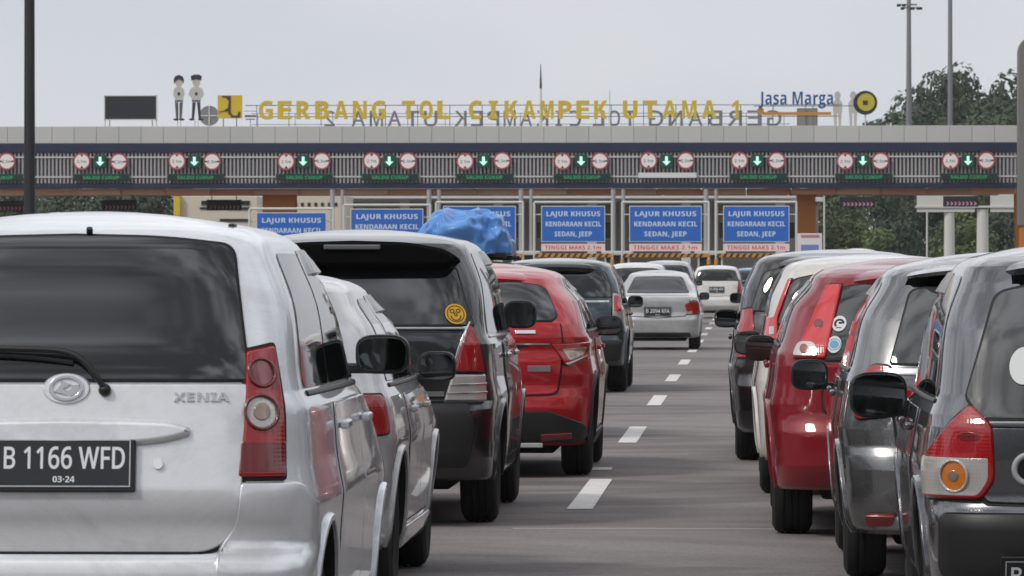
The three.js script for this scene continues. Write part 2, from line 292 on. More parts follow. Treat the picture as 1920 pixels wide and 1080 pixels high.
function addWheels(car, skin, c) {
  const g = wheelGeometry(c.rw, c.tw || 0.2, c.rim || 'seven');
  for (const z of [c.za, c.zb]) for (const s of [1, -1]) {
    const w = new THREE.Group(); w.name = 'wheel'; w.position.set(s * (c.track || skin.hwRef - 0.155), c.rw, -z); if (s < 0) w.rotation.y = Math.PI; car.add(w);
    add(w, 'tyre', g.tyre, M.rubber); add(w, 'rim', g.rim, c.rimMat || M.alloy); add(w, 'brake_disc', g.disc, M.dark);
  }
}
function squircle(w, h, d, e, back) {                              // rounded housing, cut flat at z = back
  const g = new THREE.SphereGeometry(1, 28, 20), p = g.attributes.position, f = (v, k) => Math.sign(v) * Math.pow(Math.abs(v), k);
  for (let i = 0; i < p.count; i++) { const x = f(p.getX(i), e) * w / 2, y = f(p.getY(i), e) * h / 2, z = p.getZ(i) > 0 ? Math.min(f(p.getZ(i), 0.6) * d, back) : p.getZ(i) * d; p.setXYZ(i, x, y, z); }
  g.computeVertexNormals(); return g;
}
const squirclePlate = (w, h, e, t) => { const s = new THREE.Shape(); for (let i = 0; i <= 36; i++) { const a = i / 36 * 2 * Math.PI, x = Math.sign(Math.cos(a)) * Math.pow(Math.abs(Math.cos(a)), e) * w / 2, y = Math.sign(Math.sin(a)) * Math.pow(Math.abs(Math.sin(a)), e) * h / 2; i ? s.lineTo(x, y) : s.moveTo(x, y); } return new THREE.ExtrudeGeometry(s, { depth: t, bevelEnabled: true, bevelSize: 0.003, bevelThickness: 0.003, bevelSegments: 2 }); };
const mirrorGeo = new Map();
function addMirrors(car, skin, c) {
  const w = c.mw || 0.20, h = c.mh || 0.155, key = `${w}|${h}`;
  if (!mirrorGeo.has(key)) mirrorGeo.set(key, [squircle(w, h, 0.085, 0.62, 0.03), squirclePlate(w - 0.026, h - 0.026, 0.55, 0.004)]);
  const [a, b] = mirrorGeo.get(key);
  for (const s of [1, -1]) {
    const y = c.my || 1.08, z = c.mz, x = c.mx ?? c.W + 0.03, g = new THREE.Group(); g.name = 'side_mirror'; g.position.set(s * x, y, -z); car.add(g);
    const hs = add(g, 'housing', a, c.mirrorMat || M.plastic); hs.rotation.y = -s * 0.1;
    const gl = add(g, 'mirror_glass', b, M.mirror); gl.position.set(0, 0, 0.029); gl.rotation.y = -s * 0.1;
    const inner = skin.sideX(z, Math.min(y - 0.05, c.belt)); add(g, 'mirror_arm', rbox(Math.max(0.1, x - inner + 0.04), 0.04, 0.05, 0.012, -s * (x - inner + 0.0) / 2, -h * 0.36, -0.03), M.plastic);
  }
}
function plateTexture(main, small) {
  return canvasTexture(512, 192, (q, w, h) => {
    q.fillStyle = '#22262b'; q.fillRect(0, 0, w, h); q.strokeStyle = '#c9ced2'; q.lineWidth = 4; q.strokeRect(7, 7, w - 14, h - 14);
    q.fillStyle = '#dfe4e6'; q.textAlign = 'center'; q.textBaseline = 'middle'; q.font = '112px sans-serif'; q.strokeStyle = '#dfe4e6'; q.lineWidth = 3.5;
    q.save(); q.translate(w / 2, 76); const tw = q.measureText(main).width; q.scale(Math.min(1, (w - 44) / tw), 1.02); q.fillText(main, 0, 0); q.strokeText(main, 0, 0); q.restore();
    q.font = 'bold 34px sans-serif'; q.fillText(small, w / 2, 158);
  });
}
function addPlate(car, skin, c) {
  const g = new THREE.Group(); g.name = 'number_plate'; car.add(g); onSkin(g, skin, 'rear', c.x || 0, c.y, c.off || 0.03, 1, true);
  const w = c.w || 0.46, h = c.h || 0.17;
  add(g, 'plate_frame', flat([rbox(w + 0.024, h + 0.024, 0.014, 0.005), box(w * 0.5, h * 0.5, 0.06, 0, 0, -0.03)]), M.plastic);
  add(g, 'plate_face', new THREE.PlaneGeometry(w, h).translate(0, 0, 0.009), new THREE.MeshStandardMaterial({ map: c.tex, roughness: 0.5 }));
  return g;
}
function textMesh(str, size, depth, mat, name, parent, stretch = 1) {
  const g = new TextGeometry(str, { font, size, depth, curveSegments: 4, bevelEnabled: false }); g.computeBoundingBox(); const b = g.boundingBox; g.translate(-(b.min.x + b.max.x) / 2, -(b.min.y + b.max.y) / 2, 0).scale(stretch, 1, 1);
  return add(parent, name, g, mat);
}

// ---------------------------------------------------------------- the car builder
const evaluator = new Evaluator(); evaluator.attributes = ['position', 'normal', 'uv']; evaluator.useGroups = true;
function wellOf(c, skin) {
  const gs = []; for (const z of [c.za, c.zb]) for (const s of [1, -1]) gs.push(new THREE.CylinderGeometry(c.rw + 0.05, c.rw + 0.05, 0.5, 36).rotateZ(Math.PI / 2).translate(s * (skin.hwRef - 0.08), c.rw + 0.015, -z));
  return gs;
}
function profile(c) {                                              // usual shapes, to be overridden by a car's own
  const W = c.W, H = c.H, B = c.belt;
  return {
    len: c.len, bottom: c.bottom ?? 0.24, top: H, crown: c.crown ?? 0.035, LR: c.LR ?? 0.42, nR: c.nR ?? 4.2, LF: 0.75, nF: 3, barrel: c.barrel ?? 0.05,
    zr: c.zr, ff: c.ff || [[0.2, 0.14], [0.34, 0.03], [0.55, 0], [0.70, 0.05], [B - 0.22, 0.2], [B - 0.09, 0.7], [B, 1.05], [(B + H) / 2, 1.5], [H - 0.06, 1.95], [H, 2.35]],
    hw: c.hw || [[0.2, W * 0.90], [0.30, W * 0.955], [0.46, W * 0.975], [0.66, W * 0.99], [0.76, W], [0.80, W * 0.992], [0.90, W * 0.972], [B - 0.03, W * 0.955], [B + 0.03, W * 0.925], [lerp(B, H, 0.5), W * (0.925 + (c.tumble ?? 0.78)) / 2 + 0.012], [H - 0.13, W * (c.tumble ?? 0.78)], [H - 0.065, W * (c.tumble ?? 0.78) * 0.95], [H - 0.022, W * (c.tumble ?? 0.78) * 0.86], [H, W * (c.tumble ?? 0.78) * 0.72]],
  };
}
function buildCar(name, label, category, x, D, c, group = 'vehicles queuing for the toll gate') {
  const car = thing(name, label, category, x, 0, -D, c.turn || 0, group);
  const skin = skinOf(profile(c));
  let brush = new Brush(skin.body(), c.paint); brush.updateMatrixWorld();
  for (const g of wellOf(c, skin)) { const w = new Brush(g, M.rubber); w.updateMatrixWorld(); brush = evaluator.evaluate(brush, w, SUBTRACTION); }
  const bm = new THREE.Mesh(brush.geometry, brush.material); bm.name = 'body'; bm.castShadow = bm.receiveShadow = true; car.add(bm);
  const B = c.belt, sides = c.sides || [1, -1];
  // under-body pan and rear axle beam so that one does not look through below
  add(car, 'underbody', flat([rbox(c.W * 1.3, 0.1, c.len - 1.1, 0.03, 0, (c.bottom ?? 0.24) - 0.02, -c.len / 2), bar([-c.W * 0.7, c.rw, -c.za], [c.W * 0.7, c.rw, -c.za], 0.05), rbox(0.5, 0.16, 0.3, 0.05, -0.15, (c.bottom ?? 0.24) + 0.02, -0.32)]), M.rubber);
  // side windows, doors, handles, arches
  const yt = c.winTop ?? c.H - 0.10, zd = y => skin.zr(y) + (c.dpillar ?? 0.34), za = y => skin.zf(y) - (c.apillar ?? 0.32);
  const b1 = c.b1 ?? c.za + 0.62, b2 = c.b2 ?? b1 + 0.95, gap = 0.035, yb = B + 0.035;
  for (const s of sides) {
    const q = [[zd(yb) , yb, 0.05], [zd((yb + yt) / 2), (yb + yt) / 2, 0.05], [zd(yt), yt, 0.05], [b1 - gap, yt, 0.03], [b1 - gap - (c.qslant ?? 0.0), yb, 0.03]];
    if (b1 - gap - zd(yt) > 0.12) add(car, 'side_window', patch(skin, 'side', q, 0.004, { sgn: s, rim: 0.002, cell: 0.12 }), M.glass);
    add(car, 'side_window', patch(skin, 'side', [[Math.max(b1 + gap * 0.2, zd(yb)), yb, 0.03], [Math.max(b1 + gap * 0.2, zd(yt)), yt, 0.04], [b2 - gap, yt, 0.03], [b2 - gap, yb, 0.02]], 0.004, { sgn: s, rim: 0.002, cell: 0.12 }), M.glass);
    add(car, 'side_window', patch(skin, 'side', [[b2 + gap, yb, 0.02], [b2 + gap, yt, 0.03], [za(yt), yt, 0.05], [za((yt + yb) / 2), (yt + yb) / 2, 0.02], [za(yb), yb, 0.03]], 0.004, { sgn: s, rim: 0.002, cell: 0.12 }), M.glass);
    add(car, 'pillar_trim', patch(skin, 'side', [[b2 - gap, yb - 0.005], [b2 - gap, yt + 0.005], [b2 + gap, yt + 0.005], [b2 + gap, yb - 0.005]], 0.003, { sgn: s, rim: 0.001 }), M.gloss);
    add(car, 'belt_moulding', patch(skin, 'side', [[zd(yb) + 0.05, yb - 0.028], [zd(yb) + 0.05, yb - 0.008], [za(yb) + 0.05, yb - 0.008], [za(yb) + 0.05, yb - 0.028]], 0.008, { sgn: s, cell: 0.2 }), c.beltMat || M.plastic);
    if (c.visor !== false) add(car, 'rain_visor', patch(skin, 'side', [[b1 + 0.03, yt - 0.075, 0.01], [b1 + 0.03, yt + 0.012, 0.01], [za(yt) + 0.01, yt + 0.012, 0.02], [za(yt - 0.075) + 0.02, yt - 0.075, 0.01]], 0.020, { sgn: s, cell: 0.08, rim: 0.002, lift: (z, y) => (0.4 + 0.6 * clamp((yt + 0.01 - y) / 0.07, 0, 1)) * (0.12 + 0.88 * smooth(b1, b1 + 0.3, z)) }), M.gloss);
    const sill = (c.bottom ?? 0.24) + 0.1, dB = B - 0.03;
    for (const [z0, z0b, z1] of [[b1 - 0.10, c.za + c.rw + 0.16, b2 - 0.006], [b2 + 0.006, b2 + 0.006, Math.min(za(yb) + 0.12, c.zb - c.rw - 0.1)]]) {
      add(car, 'door_seal', patch(skin, 'side', [[Math.min(z0, z0b) - 0.008, dB], [Math.min(z0, z0b) - 0.008, Math.min(0.78, dB - 0.1), 0.06], [z0b - 0.008, sill + 0.12, 0.08], [z0b - 0.008, sill - 0.008, 0.03], [z1 + 0.006, sill - 0.008, 0.03], [z1 + 0.006, dB]], 0.002, { sgn: s, rim: 0.001, cell: 0.12 }), M.seal);
      const door = add(car, 'door', patch(skin, 'side', [[Math.min(z0, z0b), dB, 0.02], [Math.min(z0, z0b), Math.min(0.78, dB - 0.1), 0.06], [z0b, sill + 0.12, 0.08], [z0b, sill, 0.03], [z1, sill, 0.03], [z1, dB, 0.02]], 0.007, { sgn: s, rim: 0.005, cell: 0.09 }), c.paint);
      const hz = Math.min(z0, z0b) + 0.17, hy = c.handleY ?? B - 0.11, p = skin.at('side', hz, hy, s), p2 = skin.at('side', hz + 0.11, hy, s);
      add(door, 'handle', rbox(0.03, 0.032, 0.2, 0.011, 0, 0, 0).rotateY(Math.atan2(s * (p2[0] - p[0]), 0.11)).translate(p[0] + s * 0.026, hy, -hz), c.handleMat || c.paint);
    }
    for (const z of [c.za, c.zb]) {                                 // lip round each wheel opening
      const R = c.rw + 0.052, w = c.archW ?? 0.028, pts = [], a0 = -0.18, a1 = Math.PI + 0.18;
      for (let i = 0; i <= 18; i++) { const a = lerp(a0, a1, i / 18); pts.push([z + R * Math.cos(a), c.rw + 0.015 + R * Math.sin(a)]); }
      for (let i = 18; i >= 0; i--) { const a = lerp(a0, a1, i / 18); pts.push([z + (R + w) * Math.cos(a), c.rw + 0.015 + (R + w) * Math.sin(a)]); }
      add(car, 'wheel_arch', patch(skin, 'side', pts.map(p => [clamp(p[0], 0.06, c.len - 0.06), p[1]]), c.archOff ?? 0.016, { sgn: s, cell: 0.05, rim: 0.008, fine: 0.09 }), c.archMat || c.paint);
    }
    if (c.skirt) add(car, 'side_skirt', patch(skin, 'side', [[c.za + c.rw + 0.08, sill - 0.14, 0.02], [c.za + c.rw + 0.08, sill - 0.02, 0.02], [c.zb - c.rw - 0.08, sill - 0.02, 0.02], [c.zb - c.rw - 0.08, sill - 0.14, 0.02]], 0.02, { sgn: s, cell: 0.15 }), c.skirt);
  }
  if (c.windscreen !== false) { /* the windscreen faces away from this street view but is built all the same */
    const n = 10, pos = [], idx = [], y0 = B + 0.05, y1 = c.H - 0.07, t = [];
    for (let j = 0; j <= n; j++) for (let i = 0; i <= 14; i++) {
      const y = lerp(y0, y1, j / n), q = lerp(-0.86, 0.86, i / 14), Xm = skin.hw(y) * q, L = Math.min(skin.LF, skin.zf(y) - 0.5), b = 1 - Math.pow(1 - Math.pow(Math.abs(q), skin.nF), 1 / skin.nF), z = skin.zf(y) - L * b;
      pos.push(Xm * skin.bar(z), y + 0.006, -(z + 0.006));
    }
    for (let j = 0; j < n; j++) for (let i = 0; i < 14; i++) { const a = j * 15 + i; idx.push(a, a + 15, a + 1, a + 1, a + 15, a + 16); }
    const g = new THREE.BufferGeometry(); g.setAttribute('position', new THREE.Float32BufferAttribute(pos, 3)); g.setIndex(idx); g.computeVertexNormals(); add(car, 'windscreen', g, M.glass);
  }
  // rear
  if (c.tailgate) { add(car, 'tailgate_seal', patch(skin, 'rear', mirrored(c.tailgate.map(p => [p[0] ? p[0] + 0.011 : 0, p[1] < 0.75 ? p[1] - 0.009 : p[1], p[2]])), 0.0022, { rim: 0.001 }), M.seal); add(car, 'tailgate', patch(skin, 'rear', mirrored(c.tailgate), c.tailOff ?? 0.011, { rim: 0.008, cell: 0.06 }), c.tailMat || c.paint); }
  if (c.glass) { add(car, 'window_seal', patch(skin, 'rear', mirrored(c.glass.map(p => [p[0] ? p[0] + 0.008 : 0, p[1] + (p[1] > 1.3 ? 0.008 : -0.006), p[2]])), 0.005, { rim: 0.002 }), M.seal); const rw = add(car, 'rear_window', patch(skin, 'rear', mirrored(c.glass), 0.009, { rim: 0.004, cell: 0.05 }), c.glassMat || M.glass); car.userData.rearWindow = undefined; if (c.onGlass) c.onGlass(rw, skin); }
  for (const p of c.panels || []) add(car, p.name, patch(skin, p.mode || 'rear', p.half ? mirrored(p.pts) : p.pts, p.off ?? 0.01, { rim: p.rim, cell: p.cell || 0.06, dir: p.dir }), p.mat || c.paint);
  for (const p of c.pairs || []) for (const s of [1, -1]) {
    if (p.name === 'tail_light') { const cu = p.pts.reduce((a, q) => a + q[0], 0) / p.pts.length, cy = p.pts.reduce((a, q) => a + q[1], 0) / p.pts.length; add(car, 'lamp_gasket', patch(skin, p.mode || 'wrap', p.pts.map(q => { const l = Math.hypot(q[0] - cu, q[1] - cy); return [q[0] + (q[0] - cu) / l * 0.011, q[1] + (q[1] - cy) / l * 0.011, q[2]]; }), 0.006, { sgn: s, rim: 0.002, cell: 0.05, fine: 0.03 }), M.seal); }
    const m = add(car, p.name, patch(skin, p.mode || 'wrap', p.pts, p.off ?? 0.014, { sgn: s, rim: p.rim ?? 0.008, cell: p.cell || 0.03, fine: 0.03 }), p.mat || c.paint);
    for (const k of p.parts || []) add(m, k.name, patch(skin, p.mode || 'wrap', k.pts || ring(k.u, k.y, k.r, k.ry), (p.off ?? 0.014) + (k.off ?? 0.004), { sgn: s, rim: k.rim ?? 0.004, cell: 0.03, fine: 0.02 }), k.mat);
    for (const k of (p.parts || []).filter(q => q.bezel)) { const b = add(m, 'lamp_bezel', new THREE.TorusGeometry(k.r + 0.003, 0.006, 10, 32), k.bezel); onSkin(b, skin, p.mode || 'wrap', k.u, k.y, (p.off ?? 0.014) + 0.002, s); }
  }
  if (c.wing) { const [a, b] = wing(skin, ...c.wing.a); add(add(car, 'spoiler', a, c.wing.mat || c.paint), 'spoiler_underside', b, M.matte); }
  if (c.plate) addPlate(car, skin, c.plate);
  if (c.rails) for (const s of [1, -1]) { const pts = []; for (let i = 0; i <= 8; i++) { const t = i / 8, z = lerp(c.rails[0], c.rails[1], t), y = c.H + 0.012 + 0.05 * Math.sin(Math.PI * clamp(t * 1.0, 0.0, 1)) ** 0.4; pts.push([s * c.W * (c.tumble ?? 0.78) * 0.80, y, -z]); } add(car, 'roof_rail', tube(pts, 0.018, 24, 8), c.railMat || M.alloy); }
  addWheels(car, skin, c); addMirrors(car, skin, c);
  if (c.extra) c.extra(car, skin);
  delete car.userData.rearWindow;
  return car;
}

// ---------------------------------------------------------------- ground and road
{
  const fineT = noiseTexture(512, (u, v, i, j) => { const n = hash3(i, j, 3) * 0.5 + tileNoise(u, v, 60, 2) * 0.5; return [n, n, n]; }, false);
  const asphalt = noiseTexture(1024, (u, v, i, j) => {
    const a = tileNoise(u, v, 5, 1), b = tileNoise(u, v, 22, 6), g = hash3(i, j, 7), st = smooth(0.56, 0.72, tileNoise(u, v, 9, 12));
    const k = 0.422 + (a - 0.5) * 0.15 + (b - 0.5) * 0.10 + (g - 0.5) * 0.10 - st * 0.06;
    return [k * 1.03, k * 0.975, k * 0.962];
  }, true);
  const uvPlane = (w, l, x, y, z, s) => { const g = new THREE.PlaneGeometry(w, l, 1, 1).rotateX(-Math.PI / 2).translate(x, y, z), p = g.attributes.position, uv = g.attributes.uv; for (let i = 0; i < p.count; i++) uv.setXY(i, p.getX(i) / s, p.getZ(i) / s); return g; };
  const soil = noiseTexture(256, (u, v, i, j) => { const n = tileNoise(u, v, 12, 4) * 0.7 + hash3(i, j, 1) * 0.3; return [0.30 + n * 0.10, 0.33 + n * 0.12, 0.20 + n * 0.07]; }, true);
  structure('ground', uvPlane(4000, 4000, 0, -0.14, -900, 14), std(0xffffff, 0.95, 0, { map: soil }));
  const bt = fineT; 
  structure('road', uvPlane(92, 620, -16, 0, -250, 11), std(0xffffff, 0.86, 0, { map: asphalt, bumpMap: bt, bumpScale: 0.004 }));
  const kerbs = []; for (const x of [-62.2, 30.2]) kerbs.push(rbox(0.35, 0.3, 620, 0.03, x, -0.02, -250));
  for (const k of kerbs) structure('kerb', k, M.concrete);
  const worn = noiseTexture(256, (u, v, i, j) => { const n = tileNoise(u, v, 16, 9), g = hash3(i, j, 5), k = 0.86 - smooth(0.55, 0.75, n) * 0.14 - (g > 0.93 ? 0.12 : 0) - g * 0.05; return [k, k * 0.985, k * 0.965]; }, true);
  const line = std(0xffffff, 0.7, 0, { map: worn });
  for (let i = -1; i < 15; i++) {                                  // dashed lane line
    const z0 = 34.2 + 13.2 * i, l = 4.9, r = mulberry(50 + i);
    const g = uvPlane(0.165, l, -1.085, 0.004, -(z0 + l / 2), 0.9); const p = g.attributes.position;
    for (let k = 0; k < 4; k++) { p.setX(k, p.getX(k) + (r() - 0.5) * 0.008); p.setZ(k, p.getZ(k) + (r() - 0.5) * 0.06); }
    structure('lane_marking', g, line);
  }
  structure('lane_marking', uvPlane(0.20, 0.55, -1.16, 0.004, -41.2, 0.9), line);
  // filled joints across the lanes
  const joint = std(lin(0.30, 0.29, 0.28), 0.8);
  for (const [z, x0, x1] of [[31.6, -1.4, 1.0], [44.4, -1.6, -0.5], [69, -1.5, 0.2]]) structure('road_joint', box(x1 - x0, 0.104, 0.11, (x0 + x1) / 2, -0.048, -z), joint);
}

// ---------------------------------------------------------------- cars of the left queue
const texXenia = plateTexture('B 1166 WFD', '03·24'), texBlank = plateTexture('B 2094 KFA', '05·23');
const zrMPV = [[0.22, 0.16], [0.30, 0.07], [0.40, 0.035], [0.54, 0.03], [0.575, 0.04], [0.60, 0.085], [0.66, 0.085], [0.78, 0.058], [0.84, 0.066], [1.12, 0.115], [1.22, 0.14], [1.42, 0.215], [1.58, 0.280], [1.645, 0.32], [1.675, 0.40], [1.690, 0.52]];
buildCar('silver_minivan', 'silver minivan nearest at left with wiper, chrome emblem and full number plate', 'car', -2.25, 17.4, {
  len: 4.12, W: 0.835, H: 1.690, belt: 1.10, paint: M.silver, za: 0.78, zb: 3.42, rw: 0.305, zr: zrMPV, nR: 4.6, LR: 0.40, tumble: 0.80, b1: 1.32, b2: 2.2, mz: 2.75, my: 1.215, mh: 0.15, mw: 0.205, crown: 0.045, handleMat: M.silver, skirt: M.silver,
  glass: [[0, 1.645, 0], [0.30, 1.638, 0.1], [0.527, 1.612, 0.05], [0.598, 1.168, 0.012], [0, 1.168, 0]],
  tailgate: [[0, 1.158], [0.596, 1.158, 0.012], [0.588, 0.86, 0.1], [0.565, 0.66, 0.16], [0.47, 0.602, 0.12], [0, 0.602]],
  panels: [
    { name: 'handle_garnish', half: true, off: 0.040, rim: 0.020, cell: 0.04, mat: M.silver, pts: [[0, 1.040], [0.22, 1.036, 0.1], [0.35, 1.030, 0.05], [0.412, 1.012, 0.03], [0.412, 0.984, 0.03], [0.34, 0.964, 0.05], [0.24, 0.952, 0.1], [0, 0.948]] },
  ],
  pairs: [
    { name: 'bumper_corner', off: 0.016, rim: 0.012, cell: 0.06, pts: [[0.602, 0.835, 0.02], [0.585, 0.70, 0.08], [0.52, 0.615, 0.06], [0.52, 0.34, 0.03], [1.02, 0.34, 0.03], [1.02, 0.70, 0.03], [0.84, 0.835, 0.05]] },
    { name: 'tail_light', mat: M.redLens, off: 0.022, rim: 0.014, pts: [[0.606, 1.262, 0.012], [0.712, 1.285, 0.02], [0.752, 1.10, 0.1], [0.765, 0.848, 0.015], [0.592, 0.848, 0.015], [0.612, 1.05, 0.1]], parts: [
      { name: 'lamp_bowl', u: 0.662, y: 1.188, r: 0.044, mat: M.bulbRed, off: 0.002, bezel: M.redDark }, { name: 'reversing_lamp', u: 0.667, y: 1.060, r: 0.054, mat: M.clearLens, off: 0.002, bezel: M.redDark }, { name: 'bulb', u: 0.667, y: 1.06, r: 0.028, mat: M.bulb, off: 0.006 }, { name: 'reflector', pts: [[0.603, 0.965, 0.01], [0.755, 0.965, 0.01], [0.758, 0.862, 0.01], [0.600, 0.862, 0.01]], mat: M.redDark, off: 0.001 }] },
  ],
  plate: { y: 0.893, off: 0.028, w: 0.448, h: 0.165, tex: texXenia },
  extra(car, skin) {
    const em = new THREE.Group(); em.name = 'emblem'; car.add(em); onSkin(em, skin, 'rear', 0.0, 1.135, 0.012);
    const sh = new THREE.Shape(); sh.absellipse(0, 0, 0.056, 0.042, 0, 2 * Math.PI); const hole = new THREE.Path(); hole.absellipse(0, 0, 0.047, 0.034, 0, 2 * Math.PI); sh.holes.push(hole);
    add(em, 'emblem_base', new THREE.CylinderGeometry(0.075, 0.082, 0.012, 40).rotateX(Math.PI / 2).scale(1, 0.66, 1).translate(0, 0.004, 0), M.silver);
    add(em, 'emblem_ring', new THREE.ExtrudeGeometry(sh, { depth: 0.006, bevelSize: 0.0015, bevelThickness: 0.0015, bevelSegments: 2, curveSegments: 30 }).translate(0, 0.004, 0.006), M.chrome);
    const d = new THREE.Shape(); d.moveTo(-0.040, -0.012); d.lineTo(0.014, -0.026); d.quadraticCurveTo(0.045, -0.016, 0.042, 0.010); d.lineTo(0.022, 0.008); d.quadraticCurveTo(0.020, -0.008, 0.004, -0.010); d.lineTo(-0.012, -0.003); d.lineTo(0.016, 0.012); d.lineTo(-0.018, 0.026); d.quadraticCurveTo(-0.010, 0.012, -0.022, 0.004); d.closePath();
    add(em, 'emblem_mark', new THREE.ExtrudeGeometry(d, { depth: 0.005, bevelSize: 0.001, bevelThickness: 0.001, bevelSegments: 1 }).translate(0, 0.004, 0.006), M.chrome);
    const tx = textMesh('XENIA', 0.030, 0.006, M.chrome, 'lettering', car, 1.45); onSkin(tx, skin, 'rear', 0.445, 1.112, 0.010);
    const lk = add(car, 'lock', new THREE.CylinderGeometry(0.016, 0.018, 0.02, 20).rotateX(Math.PI / 2), M.chrome); onSkin(lk, skin, 'rear', 0.308, 0.892, 0.012);
    const P = (x, y, o) => { const p = skin.at('rear', x, y), n = skin.normal('rear', x, y); return [p[0] + n.x * o, p[1] + n.y * o, p[2] + n.z * o]; };
    const w = new THREE.Group(); w.name = 'wiper'; car.add(w);
    add(w, 'wiper_arm', tube([P(0.128, 1.135, 0.03), P(0.10, 1.175, 0.045), P(0.05, 1.225, 0.05), P(0.0, 1.247, 0.048), P(-0.16, 1.258, 0.045), P(-0.30, 1.262, 0.04)], 0.0105, 30, 8), M.plastic);
    add(w, 'wiper_blade', tube([P(0.02, 1.222, 0.02), P(-0.1, 1.235, 0.02), P(-0.3, 1.245, 0.02), P(-0.46, 1.24, 0.02)], 0.008, 20, 6), M.plastic);
    const cap = add(w, 'wiper_pivot', new THREE.SphereGeometry(0.021, 16, 12), M.plastic); onSkin(cap, skin, 'rear', 0.128, 1.133, 0.022);
    const n = add(car, 'washer_nozzle', squircle(0.022, 0.022, 0.02, 0.8, 0.012), M.plastic); onSkin(n, skin, 'rear', 0.05, 1.652, 0.012);
    add(car, 'roof_cap', rbox(0.022, 0.012, 0.09, 0.005, 0.50, 1.684, -0.62).rotateY(0), M.plastic);
    add(car, 'fuel_flap', patch(skin, 'side', [[0.98, 1.0, 0.02], [1.15, 1.0, 0.02], [1.15, 0.85, 0.02], [0.98, 0.85, 0.02]], 0.004, { sgn: -1, rim: 0.003 }), M.silver);
  },
});
const zrHatch = [[0.22, 0.14], [0.32, 0.05], [0.42, 0.02], [0.58, 0.015], [0.64, 0.04], [0.70, 0.06], [0.95, 0.07], [1.0, 0.09], [1.20, 0.20], [1.38, 0.36], [1.45, 0.46], [1.485, 0.60], [1.50, 0.8]];
buildCar('silver_hatchback', 'low silver hatchback between the silver minivan and the black minivan', 'car', -2.46, 24.3, {
  len: 4.1, W: 0.85, H: 1.50, belt: 0.98, paint: M.silver2, za: 0.72, zb: 3.28, rw: 0.31, zr: zrHatch, nR: 4, tumble: 0.74, b1: 1.2, b2: 2.0, mz: 2.72, my: 1.045, mw: 0.19, mh: 0.155, crown: 0.045, dpillar: 0.42,
  glass: [[0, 1.43], [0.42, 1.42, 0.05], [0.54, 1.0, 0.02], [0, 1.0]], tailgate: [[0, 0.985], [0.56, 0.985, 0.02], [0.54, 0.66, 0.06], [0, 0.62]],
  pairs: [{ name: 'tail_light', mat: M.redLens, pts: [[0.58, 0.96, 0.03], [0.86, 0.96, 0.04], [0.90, 0.78, 0.04], [0.58, 0.76, 0.04]] }], skirt: M.silver2,
});
const zrInnova = [[0.24, 0.20], [0.34, 0.10], [0.42, 0.04], [0.62, 0.02], [0.70, 0.028], [0.735, 0.06], [0.76, 0.088], [0.92, 0.076], [1.15, 0.082], [1.20, 0.105], [1.26, 0.13], [1.48, 0.235], [1.60, 0.30], [1.69, 0.36], [1.72, 0.44], [1.74, 0.56]];
